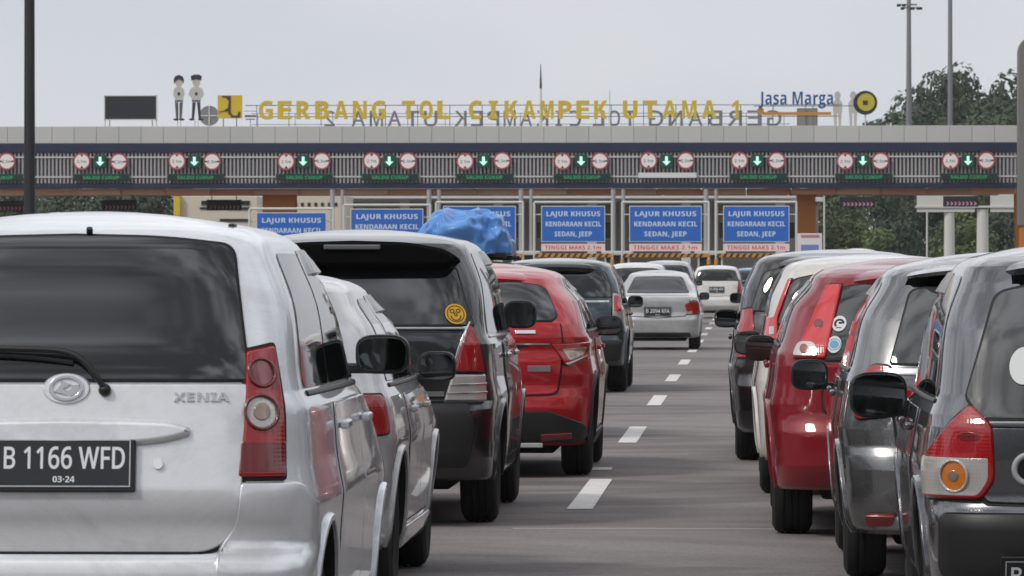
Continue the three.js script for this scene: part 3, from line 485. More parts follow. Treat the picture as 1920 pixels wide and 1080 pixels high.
buildCar('black_minivan', 'black minivan with yellow round sticker on its rear window', 'car', -2.37, 31.6, {
  len: 4.56, W: 0.885, H: 1.74, belt: 1.12, paint: M.black, bottom: 0.28, za: 0.92, zb: 3.67, rw: 0.33, tw: 0.215, zr: zrInnova, nR: 4.4, LR: 0.44, tumble: 0.80, b1: 1.5, b2: 2.4, mz: 3.35, mx: 0.87, my: 1.245, mw: 0.215, mh: 0.185, crown: 0.045, beltMat: M.chrome, handleMat: M.chrome,
  glass: [[0, 1.565], [0.45, 1.56, 0.1], [0.61, 1.545, 0.03], [0.685, 1.3, 0.1], [0.725, 1.205, 0.015], [0, 1.205]],
  tailgate: [[0, 1.165], [0.70, 1.165, 0.01], [0.60, 0.92, 0.08], [0.575, 0.775, 0.02], [0, 0.765]],
  panels: [{ name: 'spoiler', half: true, mat: M.matte, off: 0.13, rim: 0.03, dir: [0, 0.12, 1], cell: 0.05, pts: [[0, 1.70], [0.35, 1.69, 0.2], [0.56, 1.645, 0.1], [0.645, 1.585, 0.02], [0.58, 1.55, 0.05], [0, 1.545]] }, { name: 'chrome_strip', half: true, mat: M.chrome, off: 0.02, pts: [[0, 1.196], [0.70, 1.196, 0.005], [0.69, 1.173, 0.005], [0, 1.173]] },
    { name: 'bumper', half: true, off: 0.012, mat: M.plastic, pts: [[0, 0.742], [0.70, 0.742, 0.02], [0.74, 0.6, 0.03], [0.70, 0.36, 0.04], [0, 0.34]] }],
  pairs: [{ name: 'tail_light', mat: M.redLens, off: 0.03, rim: 0.018, pts: [[0.735, 1.215, 0.015], [0.80, 1.13, 0.06], [0.845, 0.925, 0.015], [0.635, 0.925, 0.015], [0.68, 1.10, 0.06]] },
    { name: 'reversing_light', mat: M.clearLens, off: 0.03, rim: 0.014, pts: [[0.630, 0.915, 0.012], [0.848, 0.915, 0.012], [0.85, 0.75, 0.015], [0.575, 0.75, 0.02]], parts: [{ name: 'lamp_rib', pts: [[0.62, 0.862, 0.004], [0.845, 0.862, 0.004], [0.845, 0.846, 0.004], [0.612, 0.846, 0.004]], mat: M.chrome }, { name: 'lamp_rib', pts: [[0.60, 0.812, 0.004], [0.845, 0.812, 0.004], [0.845, 0.796, 0.004], [0.595, 0.796, 0.004]], mat: M.chrome }] },
    { name: 'light_trim', mat: M.chrome, off: 0.022, rim: 0.004, pts: [[0.728, 1.225, 0.01], [0.742, 1.222, 0.01], [0.69, 1.10, 0.05], [0.642, 0.928, 0.01], [0.622, 0.928, 0.01], [0.668, 1.10, 0.06]] }],
  plate: { y: 0.86, off: 0.03, tex: texBlank },
  onGlass(rw, skin) {
    const s = new THREE.Group(); s.name = 'sticker'; rw.add(s); onSkin(s, skin, 'rear', 0.615, 1.268, 0.014);
    add(s, 'sticker_disc', new THREE.CylinderGeometry(0.066, 0.066, 0.002, 32).rotateX(Math.PI / 2), M.yellowSticker);
    const gs = [new THREE.TorusGeometry(0.052, 0.003, 6, 32)]; for (const [x, y, r] of [[-0.02, 0.018, 0.012], [0.018, 0.02, 0.011], [0, -0.004, 0.009]]) gs.push(new THREE.TorusGeometry(r, 0.0035, 6, 14).translate(x, y, 0)); gs.push(new THREE.TorusGeometry(0.03, 0.004, 6, 16, Math.PI).rotateZ(Math.PI).translate(0, -0.012, 0));
    add(s, 'sticker_print', flat(gs).scale(1, 1, 0.4).translate(0, 0, 0.002), M.brownInk);
  },
  extra(car, skin) { const b = add(car, 'badge', box(0.11, 0.03, 0.008), M.chrome); onSkin(b, skin, 'rear', 0.50, 0.80, 0.016); add(car, 'high_brake_light', rbox(0.34, 0.03, 0.02, 0.008, 0, 1.672, -0.175), M.steel); const P = (x, y, o) => { const p = skin.at('rear', x, y), n = skin.normal('rear', x, y); return [p[0] + n.x * o, p[1] + n.y * o, p[2] + n.z * o]; }; add(car, 'wiper', tube([P(0.05, 1.19, 0.03), P(-0.02, 1.25, 0.04), P(-0.3, 1.27, 0.03), P(-0.5, 1.265, 0.025)], 0.011, 20, 6), M.plastic); add(car, 'exhaust_pipe', new THREE.CylinderGeometry(0.03, 0.03, 0.2, 16, 1, true).rotateX(Math.PI / 2).translate(0.45, 0.27, -0.12), M.alloy); const gb = add(car, 'handle_garnish', rbox(0.72, 0.05, 0.035, 0.012), M.chrome); onSkin(gb, skin, 'rear', 0, 0.99, 0.02, 1, true); },
});
const zrHRV = [[0.20, 0.16], [0.28, 0.09], [0.36, 0.05], [0.52, 0.03], [0.60, 0.045], [0.68, 0.075], [0.76, 0.055], [0.86, 0.05], [0.95, 0.07], [1.04, 0.06], [1.13, 0.10], [1.20, 0.18], [1.34, 0.38], [1.44, 0.55], [1.50, 0.68], [1.535, 0.85], [1.55, 1.05]];
buildCar('red_crossover', 'bright red crossover with black lower bumper ahead of the black minivan', 'car', -2.02, 39.2, {
  len: 4.3, W: 0.885, H: 1.545, belt: 1.06, paint: M.red, bottom: 0.24, za: 0.82, zb: 3.43, rw: 0.335, tw: 0.22, zr: zrHRV, nR: 3.3, LR: 0.50, tumble: 0.72, b1: 1.38, b2: 2.15, mz: 2.85, my: 1.10, mw: 0.21, mh: 0.16, crown: 0.045, dpillar: 0.46, archMat: M.plastic, archW: 0.05, skirt: M.plastic, rim: 'five',
  glass: [[0, 1.445], [0.30, 1.44, 0.1], [0.49, 1.41, 0.06], [0.60, 1.20, 0.04], [0.56, 1.16, 0.02], [0, 1.16]],
  tailgate: [[0, 1.145], [0.62, 1.145, 0.02], [0.64, 1.02, 0.04], [0.63, 0.80, 0.08], [0.60, 0.62, 0.05], [0, 0.60]],
  panels: [{ name: 'bumper', half: true, mat: M.plastic, off: 0.02, pts: [[0, 0.50], [0.55, 0.50, 0.04], [0.80, 0.40, 0.03], [0.83, 0.27, 0.02], [0, 0.25]] },
    { name: 'tail_trim', half: true, mat: M.gloss, off: 0.018, pts: [[0, 0.985], [0.40, 0.985, 0.01], [0.22, 0.90, 0.04], [0, 0.88]] }, { name: 'chrome_strip', half: true, mat: M.chrome, off: 0.022, pts: [[0, 1.0], [0.56, 1.0, 0.004], [0.56, 0.988, 0.004], [0, 0.988]] }],
  pairs: [{ name: 'tail_light', mat: M.redLens, off: 0.026, pts: [[0.58, 0.99, 0.02], [0.98, 1.005, 0.03], [0.92, 0.90, 0.04], [0.70, 0.83, 0.03]], parts: [{ name: 'indicator', pts: [[0.66, 0.955, 0.02], [0.90, 0.965, 0.02], [0.86, 0.905, 0.03], [0.72, 0.86, 0.02]], mat: M.bulb, off: 0.003 }, { name: 'light_rim', pts: [[0.69, 0.848, 0.005], [0.90, 0.90, 0.02], [0.925, 0.905, 0.005], [0.71, 0.832, 0.01]], mat: M.clearLens, off: 0.005 }] },
    { name: 'reflector', mat: M.redDark, off: 0.03, mode: 'rear', pts: [[0.48, 0.335, 0.01], [0.70, 0.345, 0.01], [0.70, 0.30, 0.01], [0.48, 0.285, 0.01]] }],
  wing: { a: [1.51, 0.50, 0.16, 0.03, 0.05] },
  extra(car, skin) {
    const b = add(car, 'badge', rbox(0.15, 0.03, 0.008, 0.003), M.chrome); onSkin(b, skin, 'rear', 0.37, 1.075, 0.012); const d = add(car, 'badge', rbox(0.17, 0.045, 0.008, 0.003), M.alloy); onSkin(d, skin, 'rear', 0.47, 0.81, 0.012);
    add(car, 'skid_plate', rbox(0.9, 0.035, 0.03, 0.008, 0.05, 0.245, -0.06), M.steelPaint);
  },
});
const zrBox = [[0.24, 0.18], [0.34, 0.08], [0.42, 0.03], [0.60, 0.02], [0.66, 0.05], [0.72, 0.07], [1.0, 0.09], [1.15, 0.12], [1.45, 0.22], [1.55, 0.28], [1.60, 0.36], [1.625, 0.5]];
const boxy = (H, W, len, paintMat, o = {}) => ({
  len, W, H, belt: H * 0.655, paint: paintMat, za: len * 0.195, zb: len * 0.82, rw: 0.32, zr: zrBox.map(p => [p[0] <= 0.72 ? p[0] : 0.72 + (p[0] - 0.72) * (H - 0.72) / (1.625 - 0.72), p[1]]), nR: 4.2, tumble: 0.79, mz: len * 0.68, my: H * 0.655, visor: false, windscreen: true,
  glass: [[0, H * 0.94], [0.40, H * 0.935, 0.08], [W * 0.68, H * 0.91, 0.05], [W * 0.80, H * 0.725, 0.03], [0, H * 0.72]],
  tailgate: [[0, H * 0.71], [W * 0.78, H * 0.71, 0.02], [W * 0.74, H * 0.45, 0.06], [0, H * 0.42]],
  pairs: [{ name: 'tail_light', mat: M.redLens, pts: [[W * 0.82, H * 0.74, 0.03], [W * 1.02, H * 0.73, 0.03], [W * 1.02, H * 0.50, 0.03], [W * 0.78, H * 0.50, 0.03]], cell: 0.05 }],
  plate: { y: H * 0.55, tex: texBlank }, ...o,
});
buildCar('dark_minivan', 'car carrying blue tarpaulin on its roof ahead of the red crossover', 'car', -2.62, 48, boxy(1.60, 0.83, 4.1, M.beige, { crown: 0.03 }));
buildCar('dark_sport_utility', 'dark green sport utility vehicle with chrome tailgate strip ahead of red crossover', 'car', -2.42, 66.7, boxy(1.66, 0.90, 4.7, M.navy, {
  rw: 0.37, tw: 0.25, bottom: 0.34, my: 1.13, archMat: M.navy, wing: { a: [1.625, 0.58, 0.16, 0.05, 0.06], mat: M.gloss }, crown: 0.035,
  panels: [{ name: 'chrome_strip', half: true, mat: M.chrome, off: 0.02, pts: [[0, 1.165], [0.66, 1.165], [0.66, 1.125], [0, 1.125]] }, { name: 'bumper', half: true, mat: M.plastic, off: 0.02, pts: [[0, 0.66], [0.82, 0.66, 0.03], [0.80, 0.40, 0.04], [0, 0.38]] }],
  pairs: [{ name: 'tail_light', mat: M.clearLens, pts: [[0.74, 1.26, 0.03], [0.90, 1.24, 0.03], [0.92, 0.86, 0.03], [0.74, 0.86, 0.03]], cell: 0.05, parts: [{ name: 'brake_lamp', pts: [[0.76, 1.22, 0.02], [0.88, 1.21, 0.02], [0.88, 1.02, 0.02], [0.76, 1.02, 0.02]], mat: M.redBright }] }],
}));
const zrSedan = [[0.18, 0.14], [0.26, 0.07], [0.34, 0.03], [0.56, 0.015], [0.62, 0.04], [0.68, 0.06], [0.88, 0.05], [0.97, 0.06], [1.0, 0.12], [1.02, 0.36], [1.05, 0.48], [1.20, 0.76], [1.34, 1.02], [1.40, 1.18], [1.43, 1.4], [1.44, 1.7]];
buildCar('silver_sedan', 'silver sedan with number plate in the middle distance beside the lane dashes', 'car', -1.77, 103, {
  len: 4.3, W: 0.85, H: 1.51, belt: 0.98, paint: M.silver2, za: 0.92, zb: 3.5, rw: 0.31, zr: zrSedan.map(p => [p[0] * 1.045, p[1]]), nR: 3.8, tumble: 0.72, mz: 2.85, my: 1.03, dpillar: 0.5, b1: 1.62, b2: 2.2, visor: false, crown: 0.04,
  glass: [[0, 1.42], [0.46, 1.405, 0.06], [0.60, 1.11, 0.03], [0, 1.10]], glassMat: M.greyGlass, tailgate: [[0, 0.99], [0.62, 0.99, 0.04], [0.55, 0.66, 0.05], [0, 0.62]],
  panels: [{ name: 'bumper_slot', half: true, mat: M.plastic, off: 0.012, pts: [[0, 0.34], [0.62, 0.34, 0.03], [0.66, 0.25, 0.03], [0, 0.25]] }],
  pairs: [{ name: 'tail_light', mat: M.redLens, pts: [[0.54, 0.88, 0.02], [0.72, 0.96, 0.05], [0.95, 0.93, 0.04], [0.90, 0.70, 0.04], [0.60, 0.68, 0.05]], cell: 0.05, parts: [{ name: 'reversing_lamp', pts: [[0.57, 0.74, 0.02], [0.70, 0.76, 0.02], [0.70, 0.70, 0.02], [0.60, 0.695, 0.02]], mat: M.clearLens }] }],
  plate: { y: 0.74, w: 0.50, h: 0.17, off: 0.03, tex: texBlank },
});

// blue tarpaulin bundle on a roof rack
{
  const t = thing('tarpaulin_bundle', 'blue tarpaulin tied over luggage on a car roof', 'tarpaulin', -2.64, 1.64, -49.3);
  const g = new THREE.SphereGeometry(1, 120, 72), p = g.attributes.position;
  for (let i = 0; i < p.count; i++) {
    let x = p.getX(i), y = p.getY(i), z = p.getZ(i); const f = (v, k) => Math.sign(v) * Math.pow(Math.abs(v), k);
    let X = f(x, 0.72) * 0.43, Y = Math.max(-0.1, f(y, 0.8)) * 0.40, Z = f(z, 0.7) * 0.72;
    const n = fbm(x * 1.8 + 3, y * 2.0 + 1, z * 1.8, 3) - 0.5, r1 = 1 - Math.abs(fbm(x * 2.6 + 9, y * 1.2 + 4, z * 2.4 + 2, 2) - 0.5) * 5, r2 = 1 - Math.abs(fbm(x * 5.5 + 2, y * 3.4 + 7, z * 5 + 5, 2) - 0.5) * 6;
    const k = 1 + n * 0.35 + 0.10 * clamp(r1, -0.6, 1) + 0.045 * clamp(r2, -0.6, 1); X *= k; Y *= k; Z *= k; Y += 0.03; if (X < 0) Y -= 0.16 * smooth(0.12, 0.5, -X); Y = Math.max(0.02 + 0.02 * clamp(r2, 0, 1), Y);
    p.setXYZ(i, X, Y + 0.02, Z);
  }
  g.computeVertexNormals();
  add(t, 'cover', g, std(lin(0.10, 0.27, 0.64), 0.30));
  add(t, 'rack', flat([rbox(0.72, 0.06, 1.15, 0.02, 0.06, 0.03, 0), bar([-0.5, 0.01, -0.4], [0.5, 0.01, -0.4], 0.02), bar([-0.5, 0.01, 0.4], [0.5, 0.01, 0.4], 0.02)]), M.plastic);
  const rope = []; for (const z of [-0.3, 0.25]) { const q = []; for (let i = 0; i <= 12; i++) { const a = Math.PI * i / 12; q.push([0.47 * Math.cos(a), 0.04 + 0.38 * Math.sin(a), z]); } rope.push(tube(q, 0.008, 30, 5)); }
  add(t, 'rope', flat(rope), std(lin(0.4, 0.4, 0.38), 0.8));
}

// ---------------------------------------------------------------- cars of the right queue
const zrLivina = [[0.20, 0.20], [0.30, 0.08], [0.38, 0.035], [0.54, 0.02], [0.585, 0.035], [0.62, 0.07], [0.68, 0.078], [0.80, 0.072], [0.92, 0.076], [0.97, 0.10], [1.05, 0.14], [1.30, 0.28], [1.44, 0.38], [1.55, 0.46], [1.59, 0.56], [1.61, 0.72]];
buildCar('charcoal_wagon', 'charcoal wagon nearest at right with red and white hexagonal tail light', 'car', 1.5, 20.6, {
  len: 4.42, W: 0.845, H: 1.61, belt: 1.0, paint: M.charcoal, za: 0.86, zb: 3.46, rw: 0.31, zr: zrLivina, nR: 3.9, LR: 0.46, tumble: 0.80, mx: 0.935, glassMat: M.greyGlass, b1: 1.4, b2: 2.2, mz: 2.9, my: 0.985, mw: 0.255, mh: 0.205, crown: 0.05, dpillar: 0.30, rim: 'ten',
  glass: [[0, 1.49], [0.36, 1.48, 0.08], [0.53, 1.44, 0.05], [0.655, 1.04, 0.02], [0.60, 0.955, 0.02], [0, 0.955]],
  tailgate: [[0, 0.925], [0.575, 0.925, 0.01], [0.56, 0.76, 0.05], [0.60, 0.665, 0.03], [0.58, 0.63, 0.02], [0, 0.615]],
  panels: [{ name: 'chrome_strip', half: true, mat: M.steelPaint, off: 0.018, pts: [[0, 0.946], [0.575, 0.946, 0.006], [0.575, 0.925, 0.006], [0, 0.925]] }, { name: 'bumper', half: true, off: 0.02, mat: M.plastic, pts: [[0, 0.59], [0.76, 0.59, 0.04], [0.76, 0.36, 0.05], [0.70, 0.30, 0.03], [0, 0.28]] }],
  pairs: [{ name: 'tail_light', mat: M.redLens, off: 0.028, rim: 0.016, pts: [[0.668, 1.01, 0.02], [0.74, 0.96, 0.04], [0.93, 0.80, 0.05], [0.93, 0.645, 0.03], [0.625, 0.640, 0.03], [0.572, 0.72, 0.03], [0.582, 0.925, 0.02]], parts: [
    { name: 'reversing_lamp', pts: [[0.598, 0.805, 0.008], [0.925, 0.805, 0.01], [0.925, 0.66, 0.02], [0.640, 0.655, 0.02], [0.598, 0.72, 0.02]], mat: M.clearLens, off: 0.002 }, { name: 'indicator', u: 0.735, y: 0.738, r: 0.058, mat: M.amber, off: 0.004, bezel: M.clearLens }, { name: 'bulb', u: 0.735, y: 0.738, r: 0.022, mat: M.bulb, off: 0.009 }, { name: 'brake_lamp', u: 0.675, y: 0.885, r: 0.05, ry: 0.02, mat: M.redDark, off: 0.002 }] }],
  wing: { a: [1.58, 0.56, 0.18, 0.03, 0.03] },
  plate: { x: -0.29, y: 0.36, off: 0.045, tex: texBlank },
  onGlass(rw, skin) { const d = add(rw, 'sticker', new THREE.CylinderGeometry(0.075, 0.075, 0.002, 32).rotateX(Math.PI / 2).scale(0.75, 1.1, 1), M.whiteSticker); onSkin(d, skin, 'rear', -0.432, 1.155, 0.013); },
  extra(car, skin) { const d = add(car, 'tailgate_handle', new THREE.TorusGeometry(0.055, 0.012, 10, 28), M.steelPaint); onSkin(d, skin, 'rear', -0.42, 0.765, 0.016); const e = add(car, 'handle_recess', new THREE.CylinderGeometry(0.05, 0.05, 0.008, 24).rotateX(Math.PI / 2), M.gloss); onSkin(e, skin, 'rear', -0.42, 0.765, 0.014); },
});
const zrJazz = [[0.20, 0.16], [0.30, 0.06], [0.40, 0.02], [0.56, 0.015], [0.62, 0.03], [0.68, 0.055], [0.98, 0.06], [1.05, 0.08], [1.28, 0.20], [1.42, 0.29], [1.50, 0.36], [1.555, 0.46], [1.575, 0.6]];
buildCar('grey_hatchback', 'dark grey hatchback second in the right queue with roof spoiler and rear wiper', 'car', 1.27, 26, {
  len: 3.9, W: 0.85, H: 1.575, belt: 1.02, paint: M.graphite, za: 0.68, zb: 3.2, rw: 0.30, zr: zrJazz, nR: 3.9, LR: 0.44, tumble: 0.74, mx: 0.95, glassMat: M.greyGlass, b1: 1.2, b2: 1.95, mz: 2.55, my: 0.975, mw: 0.20, mh: 0.165, crown: 0.05, dpillar: 0.34, rim: 'five',
  glass: [[0, 1.455], [0.36, 1.45, 0.06], [0.475, 1.43, 0.04], [0.58, 1.075, 0.02], [0, 1.065]],
  tailgate: [[0, 1.02], [0.60, 1.02, 0.02], [0.56, 0.80, 0.05], [0.54, 0.64, 0.04], [0, 0.62]],
  panels: [{ name: 'chrome_strip', half: true, mat: M.silver, off: 0.022, pts: [[0, 1.055], [0.585, 1.055, 0.01], [0.58, 1.012, 0.01], [0, 1.012]] }, { name: 'bumper_insert', half: true, mat: M.steelPaint, off: 0.018, pts: [[0, 0.33], [0.60, 0.33, 0.02], [0.66, 0.27, 0.02], [0, 0.26]] }],
  pairs: [{ name: 'tail_light', mat: M.redLens, off: 0.024, pts: [[0.60, 1.06, 0.03], [0.70, 1.07, 0.04], [0.84, 0.96, 0.05], [0.80, 0.80, 0.04], [0.42, 0.84, 0.04], [0.40, 0.93, 0.04], [0.58, 0.97, 0.03]] }, { name: 'reflector', mode: 'rear', mat: M.redDark, off: 0.026, pts: [[0.55, 0.345, 0.02], [0.70, 0.345, 0.02], [0.69, 0.29, 0.02], [0.57, 0.29, 0.02]] }],
  wing: { a: [1.545, 0.55, 0.22, 0.02, 0.02] },
  extra(car, skin) { const P = (x, y, o) => { const p = skin.at('rear', x, y), n = skin.normal('rear', x, y); return [p[0] + n.x * o, p[1] + n.y * o, p[2] + n.z * o]; }; add(car, 'wiper', tube([P(-0.04, 1.08, 0.03), P(-0.12, 1.10, 0.03), P(-0.42, 1.115, 0.025)], 0.012, 20, 6), M.plastic); },
});
const zrCRV = [[0.24, 0.18], [0.34, 0.08], [0.42, 0.03], [0.60, 0.02], [0.66, 0.05], [0.72, 0.065], [0.98, 0.07], [1.06, 0.09], [1.30, 0.24], [1.45, 0.36], [1.51, 0.46], [1.545, 0.6], [1.56, 0.8]];
buildCar('maroon_crossover', 'dark red crossover with tall slanted tail light and two round stickers on rear window', 'car', 1.0, 30.3, {
  len: 4.5, W: 0.905, H: 1.56, belt: 1.08, paint: M.maroon, bottom: 0.28, za: 0.9, zb: 3.55, rw: 0.345, tw: 0.225, zr: zrCRV, nR: 3.8, LR: 0.46, tumble: 0.73, b1: 1.45, b2: 2.3, mz: 2.6, my: 1.055, mw: 0.19, mh: 0.16, crown: 0.05, dpillar: 0.34,
  glass: [[0, 1.455], [0.36, 1.45, 0.05], [0.462, 1.43, 0.03], [0.572, 1.02, 0.02], [0, 1.01]],
  tailgate: [[0, 0.99], [0.58, 0.99, 0.02], [0.58, 0.72, 0.05], [0, 0.68]],
  pairs: [{ name: 'tail_light', mat: M.redBright, off: 0.026, rim: 0.014, pts: [[0.478, 1.45, 0.02], [0.58, 1.445, 0.03], [0.70, 1.20, 0.08], [0.80, 1.03, 0.03], [0.59, 1.025, 0.02]], parts: [{ name: 'indicator', pts: [[0.645, 1.115, 0.05], [0.755, 1.12, 0.04], [0.79, 1.04, 0.02], [0.635, 1.035, 0.02]], mat: M.clearLens, off: 0.003 }, { name: 'bulb', u: 0.715, y: 1.075, r: 0.026, mat: M.bulbRed, off: 0.006 }, { name: 'brake_lamp', u: 0.625, y: 1.215, r: 0.03, mat: M.redDark, off: 0.002 }] },
    { name: 'reflector', mat: M.redBright, off: 0.02, pts: [[0.62, 0.99, 0.01], [0.80, 0.96, 0.01], [0.80, 0.93, 0.01], [0.63, 0.945, 0.01]] }],
  wing: { a: [1.525, 0.50, 0.17, 0.03, 0.045] },
  onGlass(rw, skin) {
    for (const [x, y, ink] of [[-0.485, 1.222, M.dark], [-0.515, 1.105, M.blueInk]]) {
      const s = new THREE.Group(); s.name = 'sticker'; rw.add(s); onSkin(s, skin, 'rear', x, y, 0.013);
      add(s, 'sticker_disc', new THREE.CylinderGeometry(0.05, 0.05, 0.002, 28).rotateX(Math.PI / 2).scale(0.82, 1.1, 1), M.whiteSticker);
      add(s, 'sticker_print', flat(ink === M.blueInk ? [new THREE.CylinderGeometry(0.026, 0.026, 0.002, 20).rotateX(Math.PI / 2).translate(0, 0, 0.002), new THREE.TorusGeometry(0.036, 0.002, 6, 24).translate(0, 0, 0.002)] : [new THREE.TorusGeometry(0.024, 0.006, 6, 20, 4).scale(1, 1.1, 0.2).translate(0, 0, 0.002), box(0.02, 0.012, 0.002, 0.006, 0.004, 0.002), box(0.03, 0.005, 0.002, 0, -0.03, 0.002)]), ink);
    }
  },
});
buildCar('white_minivan', 'white minivan with thin vertical tail light partly hidden by the dark red crossover', 'car', 0.87, 36, boxy(1.61, 0.85, 4.3, M.pearl, {
  my: 1.015, mz: 2.2, mw: 0.20, mh: 0.17, rim: 'five', mirrorMat: M.plastic,
  pairs: [{ name: 'tail_light', mat: M.redBright, off: 0.022, pts: [[0.71, 1.20, 0.02], [0.60, 1.47, 0.01], [0.635, 1.47, 0.01], [0.745, 1.215, 0.02], [0.86, 1.215, 0.02], [0.86, 1.06, 0.02], [0.71, 1.06, 0.02]], parts: [{ name: 'reversing_lamp', pts: [[0.73, 1.15, 0.01], [0.78, 1.15, 0.01], [0.78, 1.09, 0.01], [0.73, 1.09, 0.01]], mat: M.clearLens }] }],
  wing: { a: [1.595, 0.54, 0.13, 0.04, 0.05] },
}));
buildCar('black_crossover', 'black crossover fifth in the right queue with light roof edge', 'car', 0.72, 42.4, boxy(1.67, 0.885, 4.5, M.black, { my: 1.13, mz: 2.6, rw: 0.345, wing: { a: [1.635, 0.56, 0.15, 0.04, 0.05] } }));
buildCar('dark_crossover', 'dark grey car far ahead in right queue, mostly hidden behind the black crossover', 'car', 0.70, 76, boxy(1.58, 0.86, 4.3, M.graphite, { my: 1.13 }));
// small cars far ahead
buildCar('white_car', 'white car far ahead left of silver sedan with red lamp under its roof', 'car', -2.70, 128, boxy(1.70, 0.86, 4.4, M.white, { glassMat: M.glass }));
buildCar('grey_minibus', 'pale minivan far ahead directly behind the silver sedan roof', 'car', -2.35, 152, boxy(1.80, 0.86, 4.6, M.silver2, {}));
buildCar('white_sport_utility', 'white sport utility vehicle far ahead right of the silver sedan', 'car', -1.05, 172, boxy(1.68, 0.88, 4.5, M.white, { my: 1.12 }));
buildCar('blue_car', 'pale blue car farthest ahead between the two queues', 'car', 0.05, 215, boxy(1.62, 0.85, 4.3, M.blue, {}));
buildCar('white_van', 'white high-roof van showing above the right queue roofs', 'van', 4.1, 200, boxy(2.32, 0.92, 4.9, M.white, { crown: 0.06 }));

// ---------------------------------------------------------------- toll gate
const GD = 280, gs = FOCAL / GD, gx = (px, s = gs) => (px - 1405) / s, gy = (py, s = gs) => EYE + (508 - py) / s;
const ordinal = ['first', 'second', 'third', 'fourth', 'fifth', 'sixth', 'seventh', 'eighth', 'ninth', 'tenth', 'eleventh'];
const G = {
  blue: std(lin(0.010, 0.016, 0.050), 0.5), panel: std(lin(0.60, 0.60, 0.58), 0.5), slat: std(lin(0.40, 0.39, 0.40), 0.5), back: std(lin(0.17, 0.165, 0.175), 0.8), soffit: std(lin(0.30, 0.15, 0.09), 0.7), orange: std(lin(0.48, 0.16, 0.018), 0.6),
  yellow: std(lin(0.66, 0.47, 0.03), 0.45), grey: std(lin(0.17, 0.17, 0.18), 0.6), frame: std(lin(0.60, 0.60, 0.56), 0.5), green: std(lin(0.01, 0.06, 0.035), 0.5), darkBlue: std(lin(0.02, 0.09, 0.26), 0.45), amber: std(lin(0.56, 0.24, 0.03), 0.5),
  glow: std(lin(0.3, 0.6, 0.5), 0.5, 0, { emissive: lin(0.45, 0.85, 0.72), emissiveIntensity: 0.8 }), red: std(lin(0.34, 0.06, 0.08), 0.5), white: std(lin(0.72, 0.68, 0.68), 0.5), boothGlass: phys(lin(0.03, 0.035, 0.04), { roughness: 0.06, ior: 1.6 }), cream: std(lin(0.62, 0.56, 0.46), 0.7),
};
const X0 = -45, X1 = gx(1905);
{
  const t = thing('toll_gate_canopy', 'long toll gate canopy with white parapet, blue bands and grey slatted fascia', 'toll gate', (X0 + X1) / 2, 0, -GD);
  const cx = (X0 + X1) / 2, W = X1 - X0, yA = gy(353), yB = gy(343), yC = gy(285), yD = gy(268), yE = gy(236);
  add(t, 'canopy_slab', box(W, yD - yB - 0.1, 17.6, 0, (yB + yD) / 2, -9.3), G.back);
  add(t, 'blue_band', rbox(W, yD - yC, 0.3, 0.03, 0, (yC + yD) / 2, 0), G.blue); add(t, 'blue_band', rbox(W, yB - yA, 0.3, 0.03, 0, (yA + yB) / 2, 0), G.blue);
  const tone = [0.50, 0.48, 0.52, 0.49].map(v => std(lin(v, v, v * 0.985), 0.5)), pg = rbox(1.165, yE - yD - 0.01, 0.12, 0.012), n = Math.floor(W / 1.18);
  for (let i = 0; i < n; i++) { const p = add(t, 'parapet_panel', pg, tone[Math.floor(hash3(i, 4, 1) * 4)]); p.position.set(-W / 2 + (i + 0.5) * 1.18, (yE + yD) / 2 + 0.005, 0.02); }
  add(t, 'parapet_back', box(W, yE - yD - 0.05, 0.1, 0, (yE + yD) / 2, -0.12), G.grey); add(t, 'rear_parapet', box(W, 0.9, 0.12, 0, yD + 0.45, -18), G.panel); add(t, 'roof_deck', box(W, 0.08, 17.6, 0, yD + 0.06, -9), G.panel);
  const sl = []; for (let x = -W / 2 + 0.1; x < W / 2; x += 0.2) sl.push(box(0.085, yC - yB, 0.07, x, (yB + yC) / 2, 0.02)); const slats = add(t, 'fascia_slats', flat(sl), G.slat); slats.userData.kind = 'stuff';
  for (const py of [294, 331]) add(t, 'fascia_rail', box(W, 0.07, 0.05, 0, gy(py), 0.09), G.frame);
  // underside: boards between cross beams
  const bg = rbox(2.33, 0.25, 0.2, 0.02), sg = box(2.3, 0.06, 23), st = [[0.62, 0.32, 0.19], [0.54, 0.25, 0.16], [0.68, 0.42, 0.28], [0.52, 0.31, 0.22]].map(c => std(lin(...c), 0.7));
  for (let i = 0, k = Math.floor(W / 2.36); i < k; i++) { const p = add(t, 'soffit_panel', sg, st[Math.floor(hash3(i, 9, 2) * 4)]); p.position.set(-W / 2 + (i + 0.5) * 2.36, yA - 0.035, -11.7); const q = add(t, 'soffit_beam', bg, st[Math.floor(hash3(i, 5, 7) * 4)]); q.position.set(-W / 2 + (i + 0.5) * 2.36, yA - 0.19, -0.9 - 0.25 * (i % 2)); }
  for (const [a, b] of [[482, 545], [1495, 1530], [1905, 1950], [-260, -215]]) { const w = (b - a) / gs; add(t, 'column', rbox(w, yA - 0.1, 1.1, 0.05, gx((a + b) / 2) - cx, (yA - 0.1) / 2, -3), G.orange); }
}
{
  const t = thing('end_pylon', 'tall grey rounded pylon at the right end of the toll gate', 'pylon', gx(1936), 0, -276);
  const s = new THREE.Shape(), w = 1.0, h = 13.6; s.moveTo(-w, 3.9); s.lineTo(-w, h - 0.9); s.quadraticCurveTo(-w, h, 0, h); s.quadraticCurveTo(w, h, w, h - 0.9); s.lineTo(w, 3.9); s.closePath();
  add(t, 'shaft', new THREE.ExtrudeGeometry(s, { depth: 1.2, bevelSize: 0.05, bevelThickness: 0.05, bevelSegments: 2 }).translate(0, 0, -0.6), std(lin(0.17, 0.165, 0.155), 0.7));
  add(t, 'base_cladding', rbox(1.9, 3.95, 1.1, 0.05, 0, 1.975, 0), G.orange);
}
